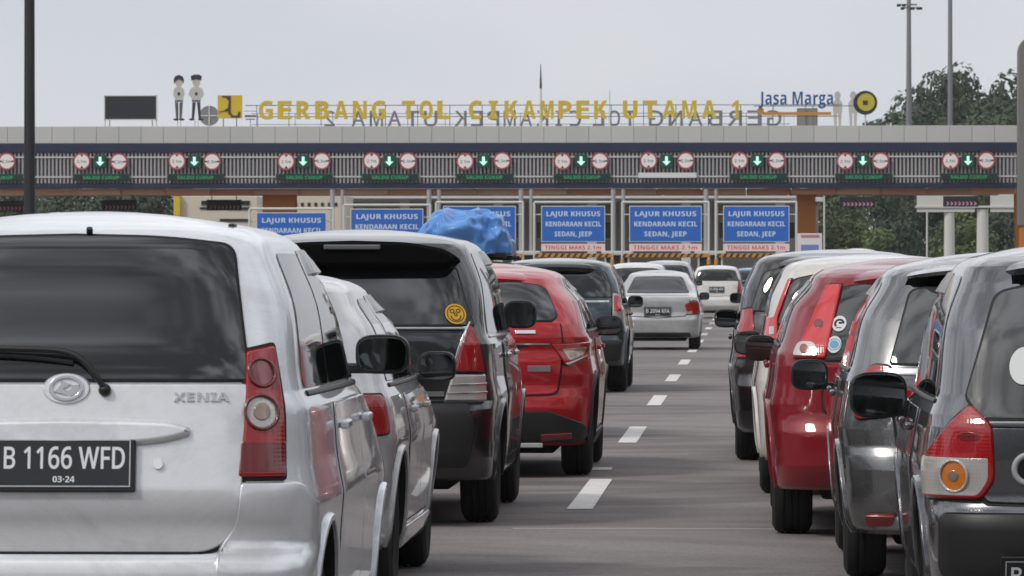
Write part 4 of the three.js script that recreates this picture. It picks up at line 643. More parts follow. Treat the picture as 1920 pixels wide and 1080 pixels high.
// signs over each lane
{
  const disc = (kind) => canvasTexture(128, 128, (q) => {
    q.fillStyle = '#a84a55'; q.fillRect(0, 0, 128, 128); q.fillStyle = '#efe6e6'; q.beginPath(); q.arc(64, 64, 56, 0, 7); q.fill(); q.fillStyle = '#23202a';
    if (kind) { q.fillRect(8, 58, 20, 12); q.fillRect(100, 58, 20, 12); } else { q.beginPath(); q.moveTo(50, 10); q.lineTo(78, 10); q.lineTo(64, 30); q.fill(); q.beginPath(); q.moveTo(50, 118); q.lineTo(78, 118); q.lineTo(64, 98); q.fill(); }
    q.fillStyle = '#6f7d7c'; q.font = 'bold 34px sans-serif'; q.textAlign = 'center'; q.textBaseline = 'middle'; q.fillText(kind ? '2.3m' : '2.1m', 64, 66);
  });
  const strip = canvasTexture(512, 64, q => { q.fillStyle = '#0f2a22'; q.fillRect(0, 0, 512, 64); q.fillStyle = '#38b274'; q.font = 'bold 50px sans-serif'; q.textAlign = 'center'; q.textBaseline = 'middle'; q.save(); q.translate(256, 35); q.scale(1.02, 1); q.fillText('SALDO CUKUP', 0, 0, 480); q.restore(); });
  const dm = [0, 1].map(k => std(0xffffff, 0.5, 0, { map: disc(k) })), face = new THREE.CircleGeometry(0.43, 32).translate(0, 0, 0.055), body = new THREE.CylinderGeometry(0.47, 0.47, 0.1, 32).rotateX(Math.PI / 2);
  const sm = std(lin(0.5, 0.5, 0.5), 0.6, 0, { map: strip, emissive: lin(0.25, 0.25, 0.25), emissiveMap: strip });
  const ar = new THREE.Shape(); [[-0.07, 0.24], [0.07, 0.24], [0.07, -0.02], [0.22, -0.02], [0, -0.24], [-0.22, -0.02], [-0.07, -0.02]].forEach((p, i) => i ? ar.lineTo(...p) : ar.moveTo(...p));
  const arrow = new THREE.ExtrudeGeometry(ar, { depth: 0.03, bevelEnabled: false });
  const px = [-27, 185, 363, 568, 730, 907, 1090, 1250, 1420, 1617, 1813], z = -GD + 0.26;
  px.forEach((p, i) => {
    const which = i === 0 ? 'leftmost, half cut by the frame' : i === 7 ? 'above blank white strip' : `${ordinal[i - 1]} whole lane from the left`, y = gy(302), jit = k => (hash3(i, k, 8) - 0.5) * 0.09;
    for (const k of [0, 1]) {
      const d = thing('clearance_disc', k ? `white disc with red rim right of green arrow, ${which}` : `white disc with red rim left of green arrow, ${which}`, 'road sign', gx(p) + (k ? 0.97 : -0.94) + jit(k), y + jit(k + 3) * 0.5, z, 0, 'clearance discs on the toll gate');
      add(d, 'disc_body', body, G.red); add(d, 'disc_face', face, dm[k]);
    }
    const a = thing('lane_signal', `dark green box with lit down arrow, ${which}`, 'lane signal', gx(p), y, z, 0, 'lane signals on the toll gate');
    add(a, 'signal_box', rbox(0.66, 0.68, 0.16, 0.02), G.green); add(a, 'arrow', arrow.clone().translate(0, 0, 0.085), G.glow);
    const s = thing('display_strip', i === 7 ? 'blank white strip under the eighth green arrow' : `green lettered display strip under arrow, ${which}`, 'display', gx(p) + (i ? 0.05 : 0.35), gy(i === 7 ? 329 : 332), z, 0, 'display strips on the toll gate');
    add(s, 'display_box', rbox(i === 7 ? 3.05 : 3.0, i === 7 ? 0.27 : 0.36, 0.14, 0.02), i === 7 ? G.white : G.green);
    if (i !== 7) add(s, 'display_face', new THREE.PlaneGeometry(2.9, 0.3).translate(0, 0, 0.075), sm);
  });
}
// letters on the roof
const thinFont = await new FontLoader().loadAsync('fonts/droid/droid_sans_regular.typeface.json');
function letters(name, label, words, base, size, z, mat, depth, back) {
  const all = words.flatMap(w => [w[1], w[2]]), lo = Math.min(...all), hi = Math.max(...all), t = thing(name, label, 'lettering', (lo + hi) / 2, base, z, back ? Math.PI : 0), cx = (lo + hi) / 2;
  for (const [str, a, b] of words) {
    const n = str.length, step = Math.abs(b - a) / n;
    [...str].forEach((ch, i) => {
      const g = new TextGeometry(ch, { font: back ? thinFont : font, size, depth, curveSegments: 5, bevelEnabled: true, bevelSize: 0.012, bevelThickness: 0.012, bevelSegments: 1 }); g.computeBoundingBox(); const q = g.boundingBox, w = q.max.x - q.min.x, target = ch === 'I' || ch === '1' || ch === 'J' ? Math.min(w * 1.1, step * 0.6) : step * 0.74;
      g.translate(-(q.min.x + q.max.x) / 2, 0, -depth / 2).scale(target / w, 1, 1);
      const world = lerp(a, b, (i + 0.5) / n); add(t, 'letter', g, mat).position.x = back ? -(world - cx) : world - cx;
    });
  }
  return [t, (hi - lo)];
}
{
  const roof = gy(236), base = gy(222);
  const [t, w] = letters('roof_lettering', 'large yellow capital letters naming the toll gate along the roof edge', [['GERBANG', gx(478), gx(726)], ['TOL', gx(748), gx(848)], ['CIKAMPEK', gx(874), gx(1143)], ['UTAMA', gx(1163), gx(1348)], ['1', gx(1366), gx(1390)]], base, 0.95, -GD - 0.3, G.yellow, 0.16, false);
  const r = []; for (const y of [0.12, 0.72]) r.push(bar([-w / 2 - 0.6, y, -0.14], [w / 2 + 5.2, y, -0.14], 0.022)); add(t, 'support_rail', flat(r), G.grey);
  const ps = []; for (let x = -w / 2; x < w / 2 + 5; x += 1.7) ps.push(bar([x, roof - base - 0.25, -0.16], [x, 0.75, -0.16], 0.02)); add(t, 'support_post', flat(ps), G.grey);
  const s2 = FOCAL / 297.5, bx = p => gx(p, s2);
  const [u, w2] = letters('rear_roof_lettering', 'dark grey letters seen from behind, reversed, along far roof edge', [['GERBANG', bx(1470), bx(1212)], ['TOL', bx(1196), bx(1108)], ['CIKAMPEK', bx(1094), bx(848)], ['UTAMA', bx(824), bx(654)], ['2', bx(630), bx(604)]], gy(236, s2), 0.85, -297.5, std(lin(0.16, 0.165, 0.18), 0.6), 0.12, true);
  const r2 = []; for (const y of [0.1, 0.7]) r2.push(bar([-w2 / 2 - 0.3, y, -0.1], [w2 / 2 + 4, y, -0.1], 0.018)); for (let x = -w2 / 2; x < w2 / 2 + 4; x += 2.1) r2.push(bar([x, -0.8, -0.12], [x, 0.72, -0.12], 0.018)); add(u, 'support_rail', flat(r2), G.grey);
}
// things standing on the roof
{
  const roof = gy(236) - 0.1, z = -GD - 0.6;
  const b = thing('roof_billboard', 'blank dark billboard on legs at the left of the gate roof', 'billboard', gx(239), roof, z);
  add(b, 'board', rbox(2.72, 1.24, 0.16, 0.02, 0, gy(200) - roof, 0), G.grey.clone()).material.color.setRGB(0.016, 0.017, 0.022);
  add(b, 'board_frame', flat([box(2.8, 0.05, 0.2, 0, gy(177.5) - roof, 0), box(2.8, 0.05, 0.2, 0, gy(222.5) - roof, 0), box(0.05, 1.28, 0.2, -1.38, gy(200) - roof, 0), box(0.05, 1.28, 0.2, 1.38, gy(200) - roof, 0)]), G.frame);
  for (const x of [-1.36, -1.15, 1.12, 1.36]) add(b, 'leg', rod(0.03, 0.03, gy(222) - roof, x, 0, x * x > 1.6 ? 0 : -0.25, 8), G.frame);
  // flat cut-out figures of uniformed officers
  const cut = (pts, d) => { const s = new THREE.Shape(); pts.forEach((p, i) => i ? s.lineTo(...p) : s.moveTo(...p)); s.closePath(); return new THREE.ExtrudeGeometry(s, { depth: d, bevelEnabled: false }).translate(0, 0, -d / 2); };
  const shirt = std(lin(0.52, 0.51, 0.48), 0.7), skin = std(lin(0.55, 0.48, 0.43), 0.7), ink = std(lin(0.03, 0.03, 0.035), 0.7);
  for (const [px, f] of [[331, 1], [364, 0]]) {
    const t = thing('officer_cutout', f ? 'cut-out board of officer with bob hair on the gate roof' : 'cut-out board of capped officer with arms behind back on gate roof', 'cutout', gx(px), gy(225), z + 0.2, 0, 'officer cut-outs on the gate roof'), k = 1.0;
    const R = (cx, cy, rx, ry, n = 18) => Array.from({ length: n }, (_, i) => [cx + rx * Math.cos(i / n * 6.283), cy + ry * Math.sin(i / n * 6.283)]);
    add(t, 'face', cut(R(0, 2.03, 0.21, 0.25), 0.06), skin);
    add(t, f ? 'hair' : 'cap', cut(f ? [[-0.26, 1.95], [-0.27, 2.2], [-0.18, 2.36], [0.02, 2.42], [0.2, 2.34], [0.27, 2.18], [0.25, 1.95], [0.18, 2.1], [0, 2.2], [-0.16, 2.1]] : [[-0.27, 2.12], [-0.29, 2.36], [-0.1, 2.44], [0.12, 2.44], [0.29, 2.36], [0.26, 2.12], [0, 2.2]], 0.1), ink);
    add(t, 'shirt', cut(f ? [[-0.1, 1.8], [-0.27, 1.68], [-0.3, 1.3], [-0.22, 1.22], [-0.2, 1.02], [0.22, 1.02], [0.24, 1.25], [0.30, 1.34], [0.26, 1.68], [0.1, 1.8]] : [[-0.1, 1.8], [-0.3, 1.7], [-0.42, 1.38], [-0.26, 1.2], [-0.24, 1.05], [0.24, 1.05], [0.26, 1.2], [0.42, 1.38], [0.3, 1.7], [0.1, 1.8]], 0.07), shirt);
    add(t, 'badge', cut(R(0, 1.42, 0.07, 0.09), 0.1), ink);
    add(t, 'belt', cut([[-0.22, 1.08], [0.22, 1.08], [0.22, 1.0], [-0.22, 1.0]], 0.09), ink);
    for (const s of [-1, 1]) { add(t, 'trouser_leg', cut([[s * 0.03, 0.98], [s * 0.21, 0.98], [s * (f ? 0.15 : 0.24), 0.12], [s * (f ? 0.03 : 0.12), 0.12]], 0.065), f ? std(lin(0.09, 0.09, 0.10), 0.7) : ink); add(t, 'shoe', cut(R(s * (f ? 0.15 : 0.24), 0.07, 0.15, 0.06), 0.08), ink); }
    add(t, 'support_post', flat([rod(0.025, 0.025, 0.42, -0.08, -0.4, -0.06, 6), rod(0.025, 0.025, 0.42, 0.08, -0.4, -0.06, 6)]), G.frame);
  }
  const d = thing('round_sign_back', 'grey back of round sign with cross braces beside yellow square emblem', 'sign', gx(390, FOCAL / 297), gy(216, FOCAL / 297), -297);
  add(d, 'disc', new THREE.CylinderGeometry(0.56, 0.56, 0.08, 36).rotateX(Math.PI / 2), G.grey); add(d, 'brace', flat([box(1.08, 0.05, 0.05, 0, 0, 0.07), box(0.05, 1.08, 0.05, 0, 0, 0.07)]), G.frame); add(d, 'post', rod(0.03, 0.03, 1.0, 0, -1.2, -0.06, 8), G.frame);
  const e = thing('square_emblem', 'yellow square emblem with dark blade shape on gate roof', 'emblem', gx(428), gy(199), z + 0.35);
  add(e, 'panel', rbox(1.30, 1.22, 0.1, 0.01), G.yellow);
  const dk = std(lin(0.07, 0.045, 0.03), 0.6), pc = (pts) => cut(pts, 0.03).translate(0, 0, 0.06);
  add(e, 'blade', flat([pc([[-0.42, 0.58], [0.05, 0.58], [0.05, -0.42], [-0.05, -0.42], [-0.12, -0.25], [-0.6, -0.25], [-0.6, -0.36], [-0.3, -0.2], [-0.1, -0.05], [-0.06, 0.3], [-0.2, 0.48], [-0.42, 0.5]]), pc([[0.05, -0.3], [0.16, -0.46], [0.40, -0.46], [0.46, -0.26], [0.55, -0.26], [0.55, -0.56], [0.05, -0.56]])]), dk);
  add(e, 'post', flat([rod(0.03, 0.03, 0.5, -0.35, -1.05, -0.05, 6), rod(0.03, 0.03, 0.5, 0.35, -1.05, -0.05, 6)]), G.grey);
  const sub = thing('small_caption', 'small grey caption lines between square emblem and first yellow letter', 'lettering', gx(466), gy(216), z + 0.2); add(sub, 'caption_line', flat([box(0.7, 0.03, 0.03, 0, 0.25, 0), box(0.6, 0.1, 0.04, 0, 0, 0), box(0.5, 0.06, 0.04, 0, -0.18, 0)]), G.grey); add(sub, 'post', rod(0.02, 0.02, 0.6, 0, -0.75, -0.04, 6), G.grey);
  // operator name
  const j = thing('operator_sign', 'blue lettering above orange caption at the right of the gate roof', 'lettering', gx(1492), gy(198), z + 0.3);
  { const m = textMesh('Jasa Marga', 0.60, 0.1, G.darkBlue, 'name_lettering', j, 1); m.geometry.computeBoundingBox(); const q = m.geometry.boundingBox; m.geometry.scale(3.9 / (q.max.x - q.min.x), 1.12, 1); m.position.y = 0.28; }
  add(j, 'caption', box(3.6, 0.16, 0.08, 0.05, -0.42, 0), G.amber); add(j, 'caption_mark', new THREE.CylinderGeometry(0.18, 0.18, 0.08, 20).rotateX(Math.PI / 2).translate(-1.85, -0.28, 0), G.amber);
  add(j, 'support_rail', flat([bar([-2.2, -0.02, -0.1], [4.2, -0.02, -0.1], 0.022), rod(0.025, 0.025, 1.2, -1.2, -1.2, -0.1, 6), rod(0.025, 0.025, 1.2, 0.9, -1.2, -0.1, 6)]), G.grey);
  const k = thing('roof_equipment_box', 'grey square cabinet behind the blue lettering on the gate roof', 'cabinet', gx(1515), roof, z - 4); add(k, 'cabinet', rbox(1.1, 1.15, 0.7, 0.03, 0, 0.575, 0), std(lin(0.17, 0.17, 0.15), 0.7)); add(k, 'door', rbox(0.46, 1.0, 0.04, 0.01, -0.27, 0.57, 0.36), std(lin(0.20, 0.20, 0.18), 0.6)); add(k, 'door', rbox(0.46, 1.0, 0.04, 0.01, 0.27, 0.57, 0.36), std(lin(0.20, 0.20, 0.18), 0.6));
  for (const [px, n] of [[1575, 0], [1605, 1]]) {
    const f = thing('figure_board_back', n ? 'pale back of narrow figure board beside the round yellow emblem' : 'pale back of figure board right of the blue lettering', 'cutout', gx(px), roof, z - 8), R = (cx, cy, rx, ry) => Array.from({ length: 16 }, (_, i) => [cx + rx * Math.cos(i / 16 * 6.283), cy + ry * Math.sin(i / 16 * 6.283)]), pale = std(lin(0.42, 0.41, 0.37), 0.7);
    add(f, 'figure_head', cut(R(0, 1.95, 0.17, 0.24), 0.06), pale); add(f, 'figure_torso', cut([[-0.12, 1.74], [-0.26, 1.55], [-0.24, 1.0], [0.24, 1.0], [0.26, 1.55], [0.12, 1.74]], 0.06), pale); for (const s of [-1, 1]) add(f, 'figure_leg', cut([[s * 0.03, 1.0], [s * 0.22, 1.0], [s * 0.17, 0], [s * 0.06, 0]], 0.06), pale);
  }
  const r = thing('round_emblem', 'round dark and yellow emblem on a post at right of gate roof', 'emblem', gx(1622), gy(193), z + 0.3);
  add(r, 'disc', new THREE.CylinderGeometry(0.63, 0.63, 0.1, 40).rotateX(Math.PI / 2), std(lin(0.03, 0.022, 0.03), 0.5)); const ry = new THREE.Shape(); ry.absarc(0, 0, 0.46, 0, 6.283); const rh = new THREE.Path(); rh.absarc(-0.02, 0.0, 0.16, 0, 6.283, true); ry.holes.push(rh); add(r, 'ring', new THREE.ExtrudeGeometry(ry, { depth: 0.03, bevelEnabled: false, curveSegments: 24 }).translate(0.04, 0.03, 0.05), std(lin(0.52, 0.44, 0.04), 0.5)); add(r, 'core', box(0.26, 0.24, 0.05, 0, 0, 0.07), std(lin(0.06, 0.03, 0.02), 0.5)); add(r, 'post', rod(0.04, 0.04, 1.1, 0, -1.5, -0.05, 8), G.frame);
  const m1 = thing('antenna_mast', 'thin lightning mast above the middle of the gate roof', 'mast', gx(1009), roof, z - 3); add(m1, 'mast', rod(0.09, 0.06, 2.2, 0, 0, 0, 8), G.frame); add(m1, 'mast_tip', rod(0.07, 0.015, 1.3, 0, 2.2, 0, 8), G.dark || M.dark);
  const m2 = thing('thin_pole', 'thin grey pole right of the lightning mast on gate roof', 'mast', gx(1138), roof, z - 5); add(m2, 'pole', rod(0.045, 0.03, 2.15, 0, 0, 0, 8), G.frame);
}
// height-limit portals in front of the booths
{
  const D = 268, s = FOCAL / D, Px = p => gx(p, s), Py = p => gy(p, s);
  const board = canvasTexture(512, 320, q => {
    q.fillStyle = '#2164bd'; q.fillRect(0, 0, 512, 320); q.fillStyle = '#cfd8e6'; q.textAlign = 'center'; q.textBaseline = 'middle'; q.font = 'bold 62px sans-serif';
    const row = (t, y, w) => { q.save(); q.translate(256, y); const m = q.measureText(t).width; q.scale(w / m, 1); q.fillText(t, 0, 0); q.restore(); };
    row('LAJUR KHUSUS', 66, 450); row('KENDARAAN KECIL', 160, 460); row('SEDAN, JEEP', 252, 310);
  });
  const ban = canvasTexture(512, 64, q => { q.fillStyle = '#e8d2d2'; q.fillRect(0, 0, 512, 64); q.fillStyle = '#c2485a'; q.font = 'bold 50px sans-serif'; q.textAlign = 'center'; q.textBaseline = 'middle'; q.fillText('TINGGI MAKS 2.1m', 256, 34, 490); });
  const bm = std(0xffffff, 0.45, 0, { map: board }), nm = std(0xffffff, 0.6, 0, { map: ban }), blk = std(lin(0.02, 0.02, 0.02), 0.6);
  [[545, 132, 12], [725, 137, 5], [899, 137, 0], [1075, 120, 0], [1248, 136, 0], [1418, 124, 0]].forEach(([px, bw, dy], i) => {
    const t = thing('height_limit_portal', `${['blue lane sign portal peeking over the silver minivan roof', 'blue lane sign portal left of the blue tarpaulin', 'blue lane sign portal behind the blue tarpaulin', 'blue lane sign portal just right of the blue tarpaulin', 'blue lane sign portal above the silver sedan', 'rightmost blue lane sign portal beside the orange column'][i]}`, 'lane portal', Px(px), 0, -D, 0, 'height limit portals before the booths');
    const w = bw / s, hw = w / 2 + 0.35, top = Py(379 + dy), m = std(0xffffff, 0.45, 0, { map: board });
    for (const k of [-1, 1]) { add(t, 'post', rod(0.06, 0.06, top - 0.5, k * hw, 0.5, 0, 10), G.frame); const pb = add(t, 'post_base', rod(0.1, 0.1, Py(486), k * hw, 0, 0, 12), G.amber); for (const y of [0.35, 1.0, 1.6]) add(pb, 'stripe', rod(0.106, 0.106, 0.25, k * hw, y, 0, 12), blk); }
    add(t, 'top_beam', flat([bar([-hw, top, 0], [hw, top, 0], 0.06), bar([-hw, top - 0.62, -0.05], [hw, top - 0.62, -0.05], 0.03)]), G.frame);
    const y0 = Py(454 + dy), y1 = Py(386 + dy), sb = add(t, 'sign_board', rbox(w, y1 - y0, 0.08, 0.015, 0, (y0 + y1) / 2, 0.08), G.frame); add(sb, 'sign_face', new THREE.PlaneGeometry(w - 0.08, y1 - y0 - 0.08).translate(0, (y0 + y1) / 2, 0.123), bm);
    const n0 = Py(471 + dy * 0.4), n1 = Py(457 + dy * 0.6), bb = add(t, 'banner', box(w, n1 - n0, 0.03, 0, (n0 + n1) / 2, 0.07), G.white); add(bb, 'banner_face', new THREE.PlaneGeometry(w - 0.02, n1 - n0 - 0.02).translate(0, (n0 + n1) / 2, 0.088), nm);
    const cb = add(t, 'limit_bar', rbox(2 * hw, 0.2, 0.12, 0.02, 0, Py(479), 0.02), G.amber); const st = []; for (let x = -hw + 0.12; x < hw - 0.15; x += 0.32) st.push(new THREE.BufferGeometry().copy(box(0.13, 0.19, 0.02)).applyMatrix4(new THREE.Matrix4().makeShear(0, 0, 0.7, 0, 0, 0)).translate(x, Py(479), 0.082)); for (const g of st) add(cb, 'stripe', g, blk);
  });
  // booths on their islands
  [630, 812, 985, 1158, 1332].forEach((px, i) => {
    const t = thing('toll_booth', ['toll booth left of the second portal', 'toll booth just left of the tarpaulin', 'toll booth right of the tarpaulin', 'toll booth left of the sedan portal', 'toll booth above the white sport utility vehicle'][i], 'toll booth', gx(px, FOCAL / 276), 0, -276, 0, 'toll booths under the canopy');
    add(t, 'island', rbox(1.7, 0.2, 9, 0.05, 0, 0.1, 1), M.concrete); add(t, 'booth_wall', rbox(1.3, 1.15, 2.2, 0.04, 0, 0.77, 0), G.frame); add(t, 'booth_window', box(1.24, 1.0, 2.1, 0, 1.84, 0), G.boothGlass);
    for (const a of [-1, 1]) for (const b of [-1, 1]) add(t, 'booth_post', box(0.09, 1.05, 0.09, a * 0.6, 1.85, b * 1.04), G.frame);
    add(t, 'booth_roof', rbox(1.6, 0.22, 2.6, 0.05, 0, 2.45, 0), G.panel); add(t, 'column', rod(0.12, 0.12, 3.25, -0.22, 2.5, 0, 12), M.steelPaint); add(t, 'column', rod(0.09, 0.09, 3.25, 0.3, 2.5, 0, 12), M.steelPaint);
  });
  const nb = thing('notice_board', 'white notice board with blue lower half before the orange column', 'notice board', gx(1518, FOCAL / 262), 0, -262); add(nb, 'board', rbox(1.2, 1.7, 0.1, 0.02, 0, 2.52, 0), G.white); add(nb, 'blue_print', box(0.86, 0.8, 0.02, 0, 2.42, 0.062), std(lin(0.16, 0.22, 0.48), 0.6)); add(nb, 'red_print', box(0.9, 0.12, 0.02, 0.02, 3.24, 0.062), std(lin(0.4, 0.2, 0.22), 0.6)); for (const x of [-0.45, 0.45]) add(nb, 'leg', rod(0.04, 0.04, 1.6, x, 0, -0.02, 8), G.frame);
}
// beyond the gate
{
  const D = 340, s = FOCAL / D, t = thing('rear_gate_canopy', 'pale second canopy seen below the toll gate soffit', 'toll gate', gx(1020, s), 0, -D), w = 945 / s;
  add(t, 'fascia', rbox(w, (372 - 355) / s, 0.4, 0.04, 0, gy(364, s), 0), G.panel); add(t, 'roof_deck', box(w, 0.3, 12, 0, gy(360, s), -6), G.panel);
  const wl = thing('service_building', 'long beige building low behind the toll booths', 'building', gx(1020, FOCAL / 350), 0, -350); add(wl, 'wall', rbox(36, 6.1, 6, 0.05, 0, 3.05, -3), std(lin(0.33, 0.31, 0.28), 0.8)); for (let i = 0; i < 17; i++) add(wl, 'window', box(0.9, 1.0, 0.06, -16 + i * 2, 4.2, 0.02), G.boothGlass); add(wl, 'eave', rbox(36.6, 0.3, 1.2, 0.04, 0, 6.2, 0.2), G.panel);
  for (let i = 0; i < 6; i++) add(t, 'column', rbox(0.6, gy(372, s), 0.6, 0.04, -w / 2 + 1 + i * (w - 2) / 5, gy(372, s) / 2, -2), G.frame);
  const bd = thing('toll_office', 'cream office with dark window strips below the left of the canopy', 'building', gx(406, FOCAL / 325), 0, -325), q = FOCAL / 325;
  add(bd, 'wall', rbox(150 / q, gy(367, q), 8, 0.05, 0, gy(367, q) / 2, -4), G.cream); add(bd, 'corner_post', rbox(0.4, 1.3, 0.4, 0.03, -76 / q, gy(385, q), 0.2), G.yellow);
  for (const [a, b, y0, y1] of [[375, 420, 376, 384], [424, 466, 376, 384], [372, 418, 388, 392], [424, 468, 388, 393], [410, 468, 410, 415]]) add(bd, 'window', box((b - a) / q, (y1 - y0) / q, 0.08, ((a + b) / 2 - 406) / q, gy((y0 + y1) / 2, q), 0.03), G.boothGlass);
  const bh = thing('pale_building', 'pale building with small windows right of left orange column', 'building', gx(595, FOCAL / 332), 0, -332), q2 = FOCAL / 332;
  add(bh, 'wall', rbox(105 / q2, gy(366, q2), 6, 0.05, 0, gy(366, q2) / 2, -3), G.cream); for (let i = 0; i < 8; i++) add(bh, 'window', box(0.18, 0.22, 0.05, -1.4 + i * 0.42, gy(383, q2), 0.02), G.boothGlass);
  const chev = canvasTexture(256, 64, g => { g.fillStyle = '#2c2833'; g.fillRect(0, 0, 256, 64); g.strokeStyle = '#d8a0b0'; g.lineWidth = 9; for (let x = 20; x < 250; x += 30) { g.beginPath(); g.moveTo(x, 30); g.lineTo(x + 14, 44); g.lineTo(x, 58); g.stroke(); } }), cm = std(0xffffff, 0.6, 0, { map: chev });
  [[20, 386], [220, 384], [418, 384], [1607, 379], [1800, 378]].forEach(([px, py], i) => {
    const z = i < 3 ? 300 : 305, k = FOCAL / z, c = thing('chevron_display', ['leftmost hanging display with pink chevrons beside the dark pole', 'hanging chevron display over dark trees at left', 'hanging chevron display before the cream office', 'hanging chevron display right of the orange column', 'chevron display on the white sign gantry'][i], 'display', gx(px, k), gy(py, k), -z, 0, 'chevron displays behind the gate');
    add(c, 'display_box', rbox(66 / k, 20 / k, 0.15, 0.02), M.dark); add(c, 'display_face', new THREE.PlaneGeometry(62 / k, 15 / k).translate(0, -0.04, 0.08), cm); add(c, 'hanger', flat([rod(0.03, 0.03, 0.8, -0.7, 0.2, 0, 6), rod(0.03, 0.03, 0.8, 0.7, 0.2, 0, 6)]), G.grey);
  });
  const gz = 318, k = FOCAL / gz;
  const ga = thing('sign_gantry', 'white framed gantry on poles under right end of the canopy', 'gantry', gx(1812, k), 0, -gz);
  const bx = (a, b, y0, y1, d, m, n) => add(ga, n, rbox((b - a) / k, Math.abs(y1 - y0) / k, d, 0.01, ((a + b) / 2 - 1812) / k, gy((y0 + y1) / 2, k), 0), m);
  bx(1718, 1826, 360, 398, 0.12, G.frame, 'sign_back'); bx(1855, 1915, 360, 398, 0.12, G.frame, 'sign_back'); bx(1715, 1920, 386, 390, 0.3, G.panel, 'beam');
  for (const [px, w] of [[1779, 0.34], [1841, 0.38]]) add(ga, 'pole', rod(w, w * 0.9, gy(392, k), (px - 1812) / k, 0, -0.3, 14), G.frame);
  for (const [px, z, h, l] of [[1737, 330, 7, 'thin pale pole left of the white gantry'], [1545, 335, 6.5, 'thin pale pole right of the orange column'], [104, 330, 5.2, 'thin pale pole among dark trees at left']]) { const p = thing('slim_pole', l, 'pole', gx(px, FOCAL / z), 0, -z); add(p, 'shaft', rod(0.06, 0.05, h, 0, 0, 0, 8), G.frame); add(p, 'foot', rod(0.16, 0.12, 0.2, 0, 0, 0, 10), M.concrete); }
}
// lamp posts
{
  const pole = std(lin(0.035, 0.035, 0.042), 0.5, 0.3), grey = std(lin(0.22, 0.22, 0.24), 0.5, 0.4);
  const a = thing('street_lamp', 'tall dark lamp post crossing the left edge of the view', 'lamp post', -13.55, 0, -100); add(a, 'shaft', rod(0.115, 0.085, 11.5, 0, 0, 0, 16), pole); add(a, 'base_plate', rbox(0.5, 0.06, 0.5, 0.02, 0, 0.03, 0), M.steel); add(a, 'arm', tube([[0, 11.4, 0], [0.3, 11.9, 0], [1.6, 12.1, 0]], 0.05, 20, 8), pole); add(a, 'lamp_head', rbox(0.8, 0.12, 0.3, 0.05, 1.9, 12.1, 0), grey);
  const z = 420, k = FOCAL / z, b = thing('high_mast', 'high mast with floodlight crossarms at upper right', 'mast', gx(1703, k), 0, -z);
  add(b, 'shaft', rod(0.32, 0.16, gy(-20, k), 0, 0, 0, 14), grey); add(b, 'crossarm', flat([box(1.5, 0.12, 0.12, -0.1, gy(10, k), 0), box(1.5, 0.12, 0.12, 0.2, gy(16, k), 0.1), box(0.12, 0.12, 1.3, 0, gy(13, k), 0)]), grey);
  for (const [x, y] of [[-0.8, 9], [-0.4, 9], [0.3, 15], [0.75, 15], [-0.5, 15], [0.9, 15]]) add(b, 'floodlight', rbox(0.3, 0.2, 0.25, 0.03, x, gy(y, k) - 0.1, 0.15), M.dark);
  const z2 = 400, k2 = FOCAL / z2, c = thing('tall_pole', 'plain tall grey pole right of the high mast', 'pole', gx(1780, k2), 0, -z2); add(c, 'shaft', rod(0.22, 0.16, 24, 0, 0, 0, 14), grey); add(c, 'base_plate', rbox(0.8, 0.08, 0.8, 0.02, 0, 0.04, 0), M.concrete);
}
// ---------------------------------------------------------------- trees
function crownGeometry(seed, rx, ry, rz, clumps, per, leaf) {
  const r = mulberry(seed), pos = [], nrm = [], col = [], uv = [], v = new THREE.Vector3(), a = new THREE.Vector3(), b = new THREE.Vector3(), n = new THREE.Vector3();
  for (let c = 0; c < clumps; c++) {
    let x, y, z; do { x = r() * 2 - 1; y = r() * 2 - 1; z = r() * 2 - 1; } while (x * x + y * y + z * z > 1 || (x * x + y * y + z * z < 0.12));
    const cr = (0.16 + 0.17 * r()), k = 1 + 0.10 * (r() - 0.5), tint = 0.5 + 0.95 * r(), warm = r();
    for (let i = 0; i < per; i++) {
      v.set(r() * 2 - 1, r() * 2 - 1, r() * 2 - 1).normalize(); const q = cr * Math.cbrt(r() * 0.7 + 0.3);
      const px = (x * k + v.x * q) * rx, py = (y * k + v.y * q * 0.8) * ry, pz = (z * k + v.z * q) * rz, s = leaf * (0.6 + 0.8 * r());
      n.copy(v).add(a.set(r() - 0.5, r() * 0.9, r() - 0.5)).normalize(); a.set(r() - 0.5, r() - 0.5, r() - 0.5).cross(n).normalize().multiplyScalar(s); b.copy(n).cross(a).multiplyScalar(0.55);
      const C = [[-1, 0], [0, -1], [1, 0], [0, 1]].map(([e, f]) => [px + a.x * e + b.x * f, py + a.y * e + b.y * f, pz + a.z * e + b.z * f]), lt = tint * (0.85 + 0.3 * r());
      for (const t of [0, 1, 2, 0, 2, 3]) { pos.push(...C[t]); nrm.push(n.x, n.y, n.z); uv.push(0, 0); col.push(lt * (0.85 + 0.35 * warm), lt, lt * (0.9 - 0.2 * warm)); }
    }
  }
  const g = new THREE.BufferGeometry(); g.setAttribute('position', new THREE.Float32BufferAttribute(pos, 3)); g.setAttribute('normal', new THREE.Float32BufferAttribute(nrm, 3)); g.setAttribute('uv', new THREE.Float32BufferAttribute(uv, 2)); g.setAttribute('color', new THREE.Float32BufferAttribute(col, 3)); return g;
}
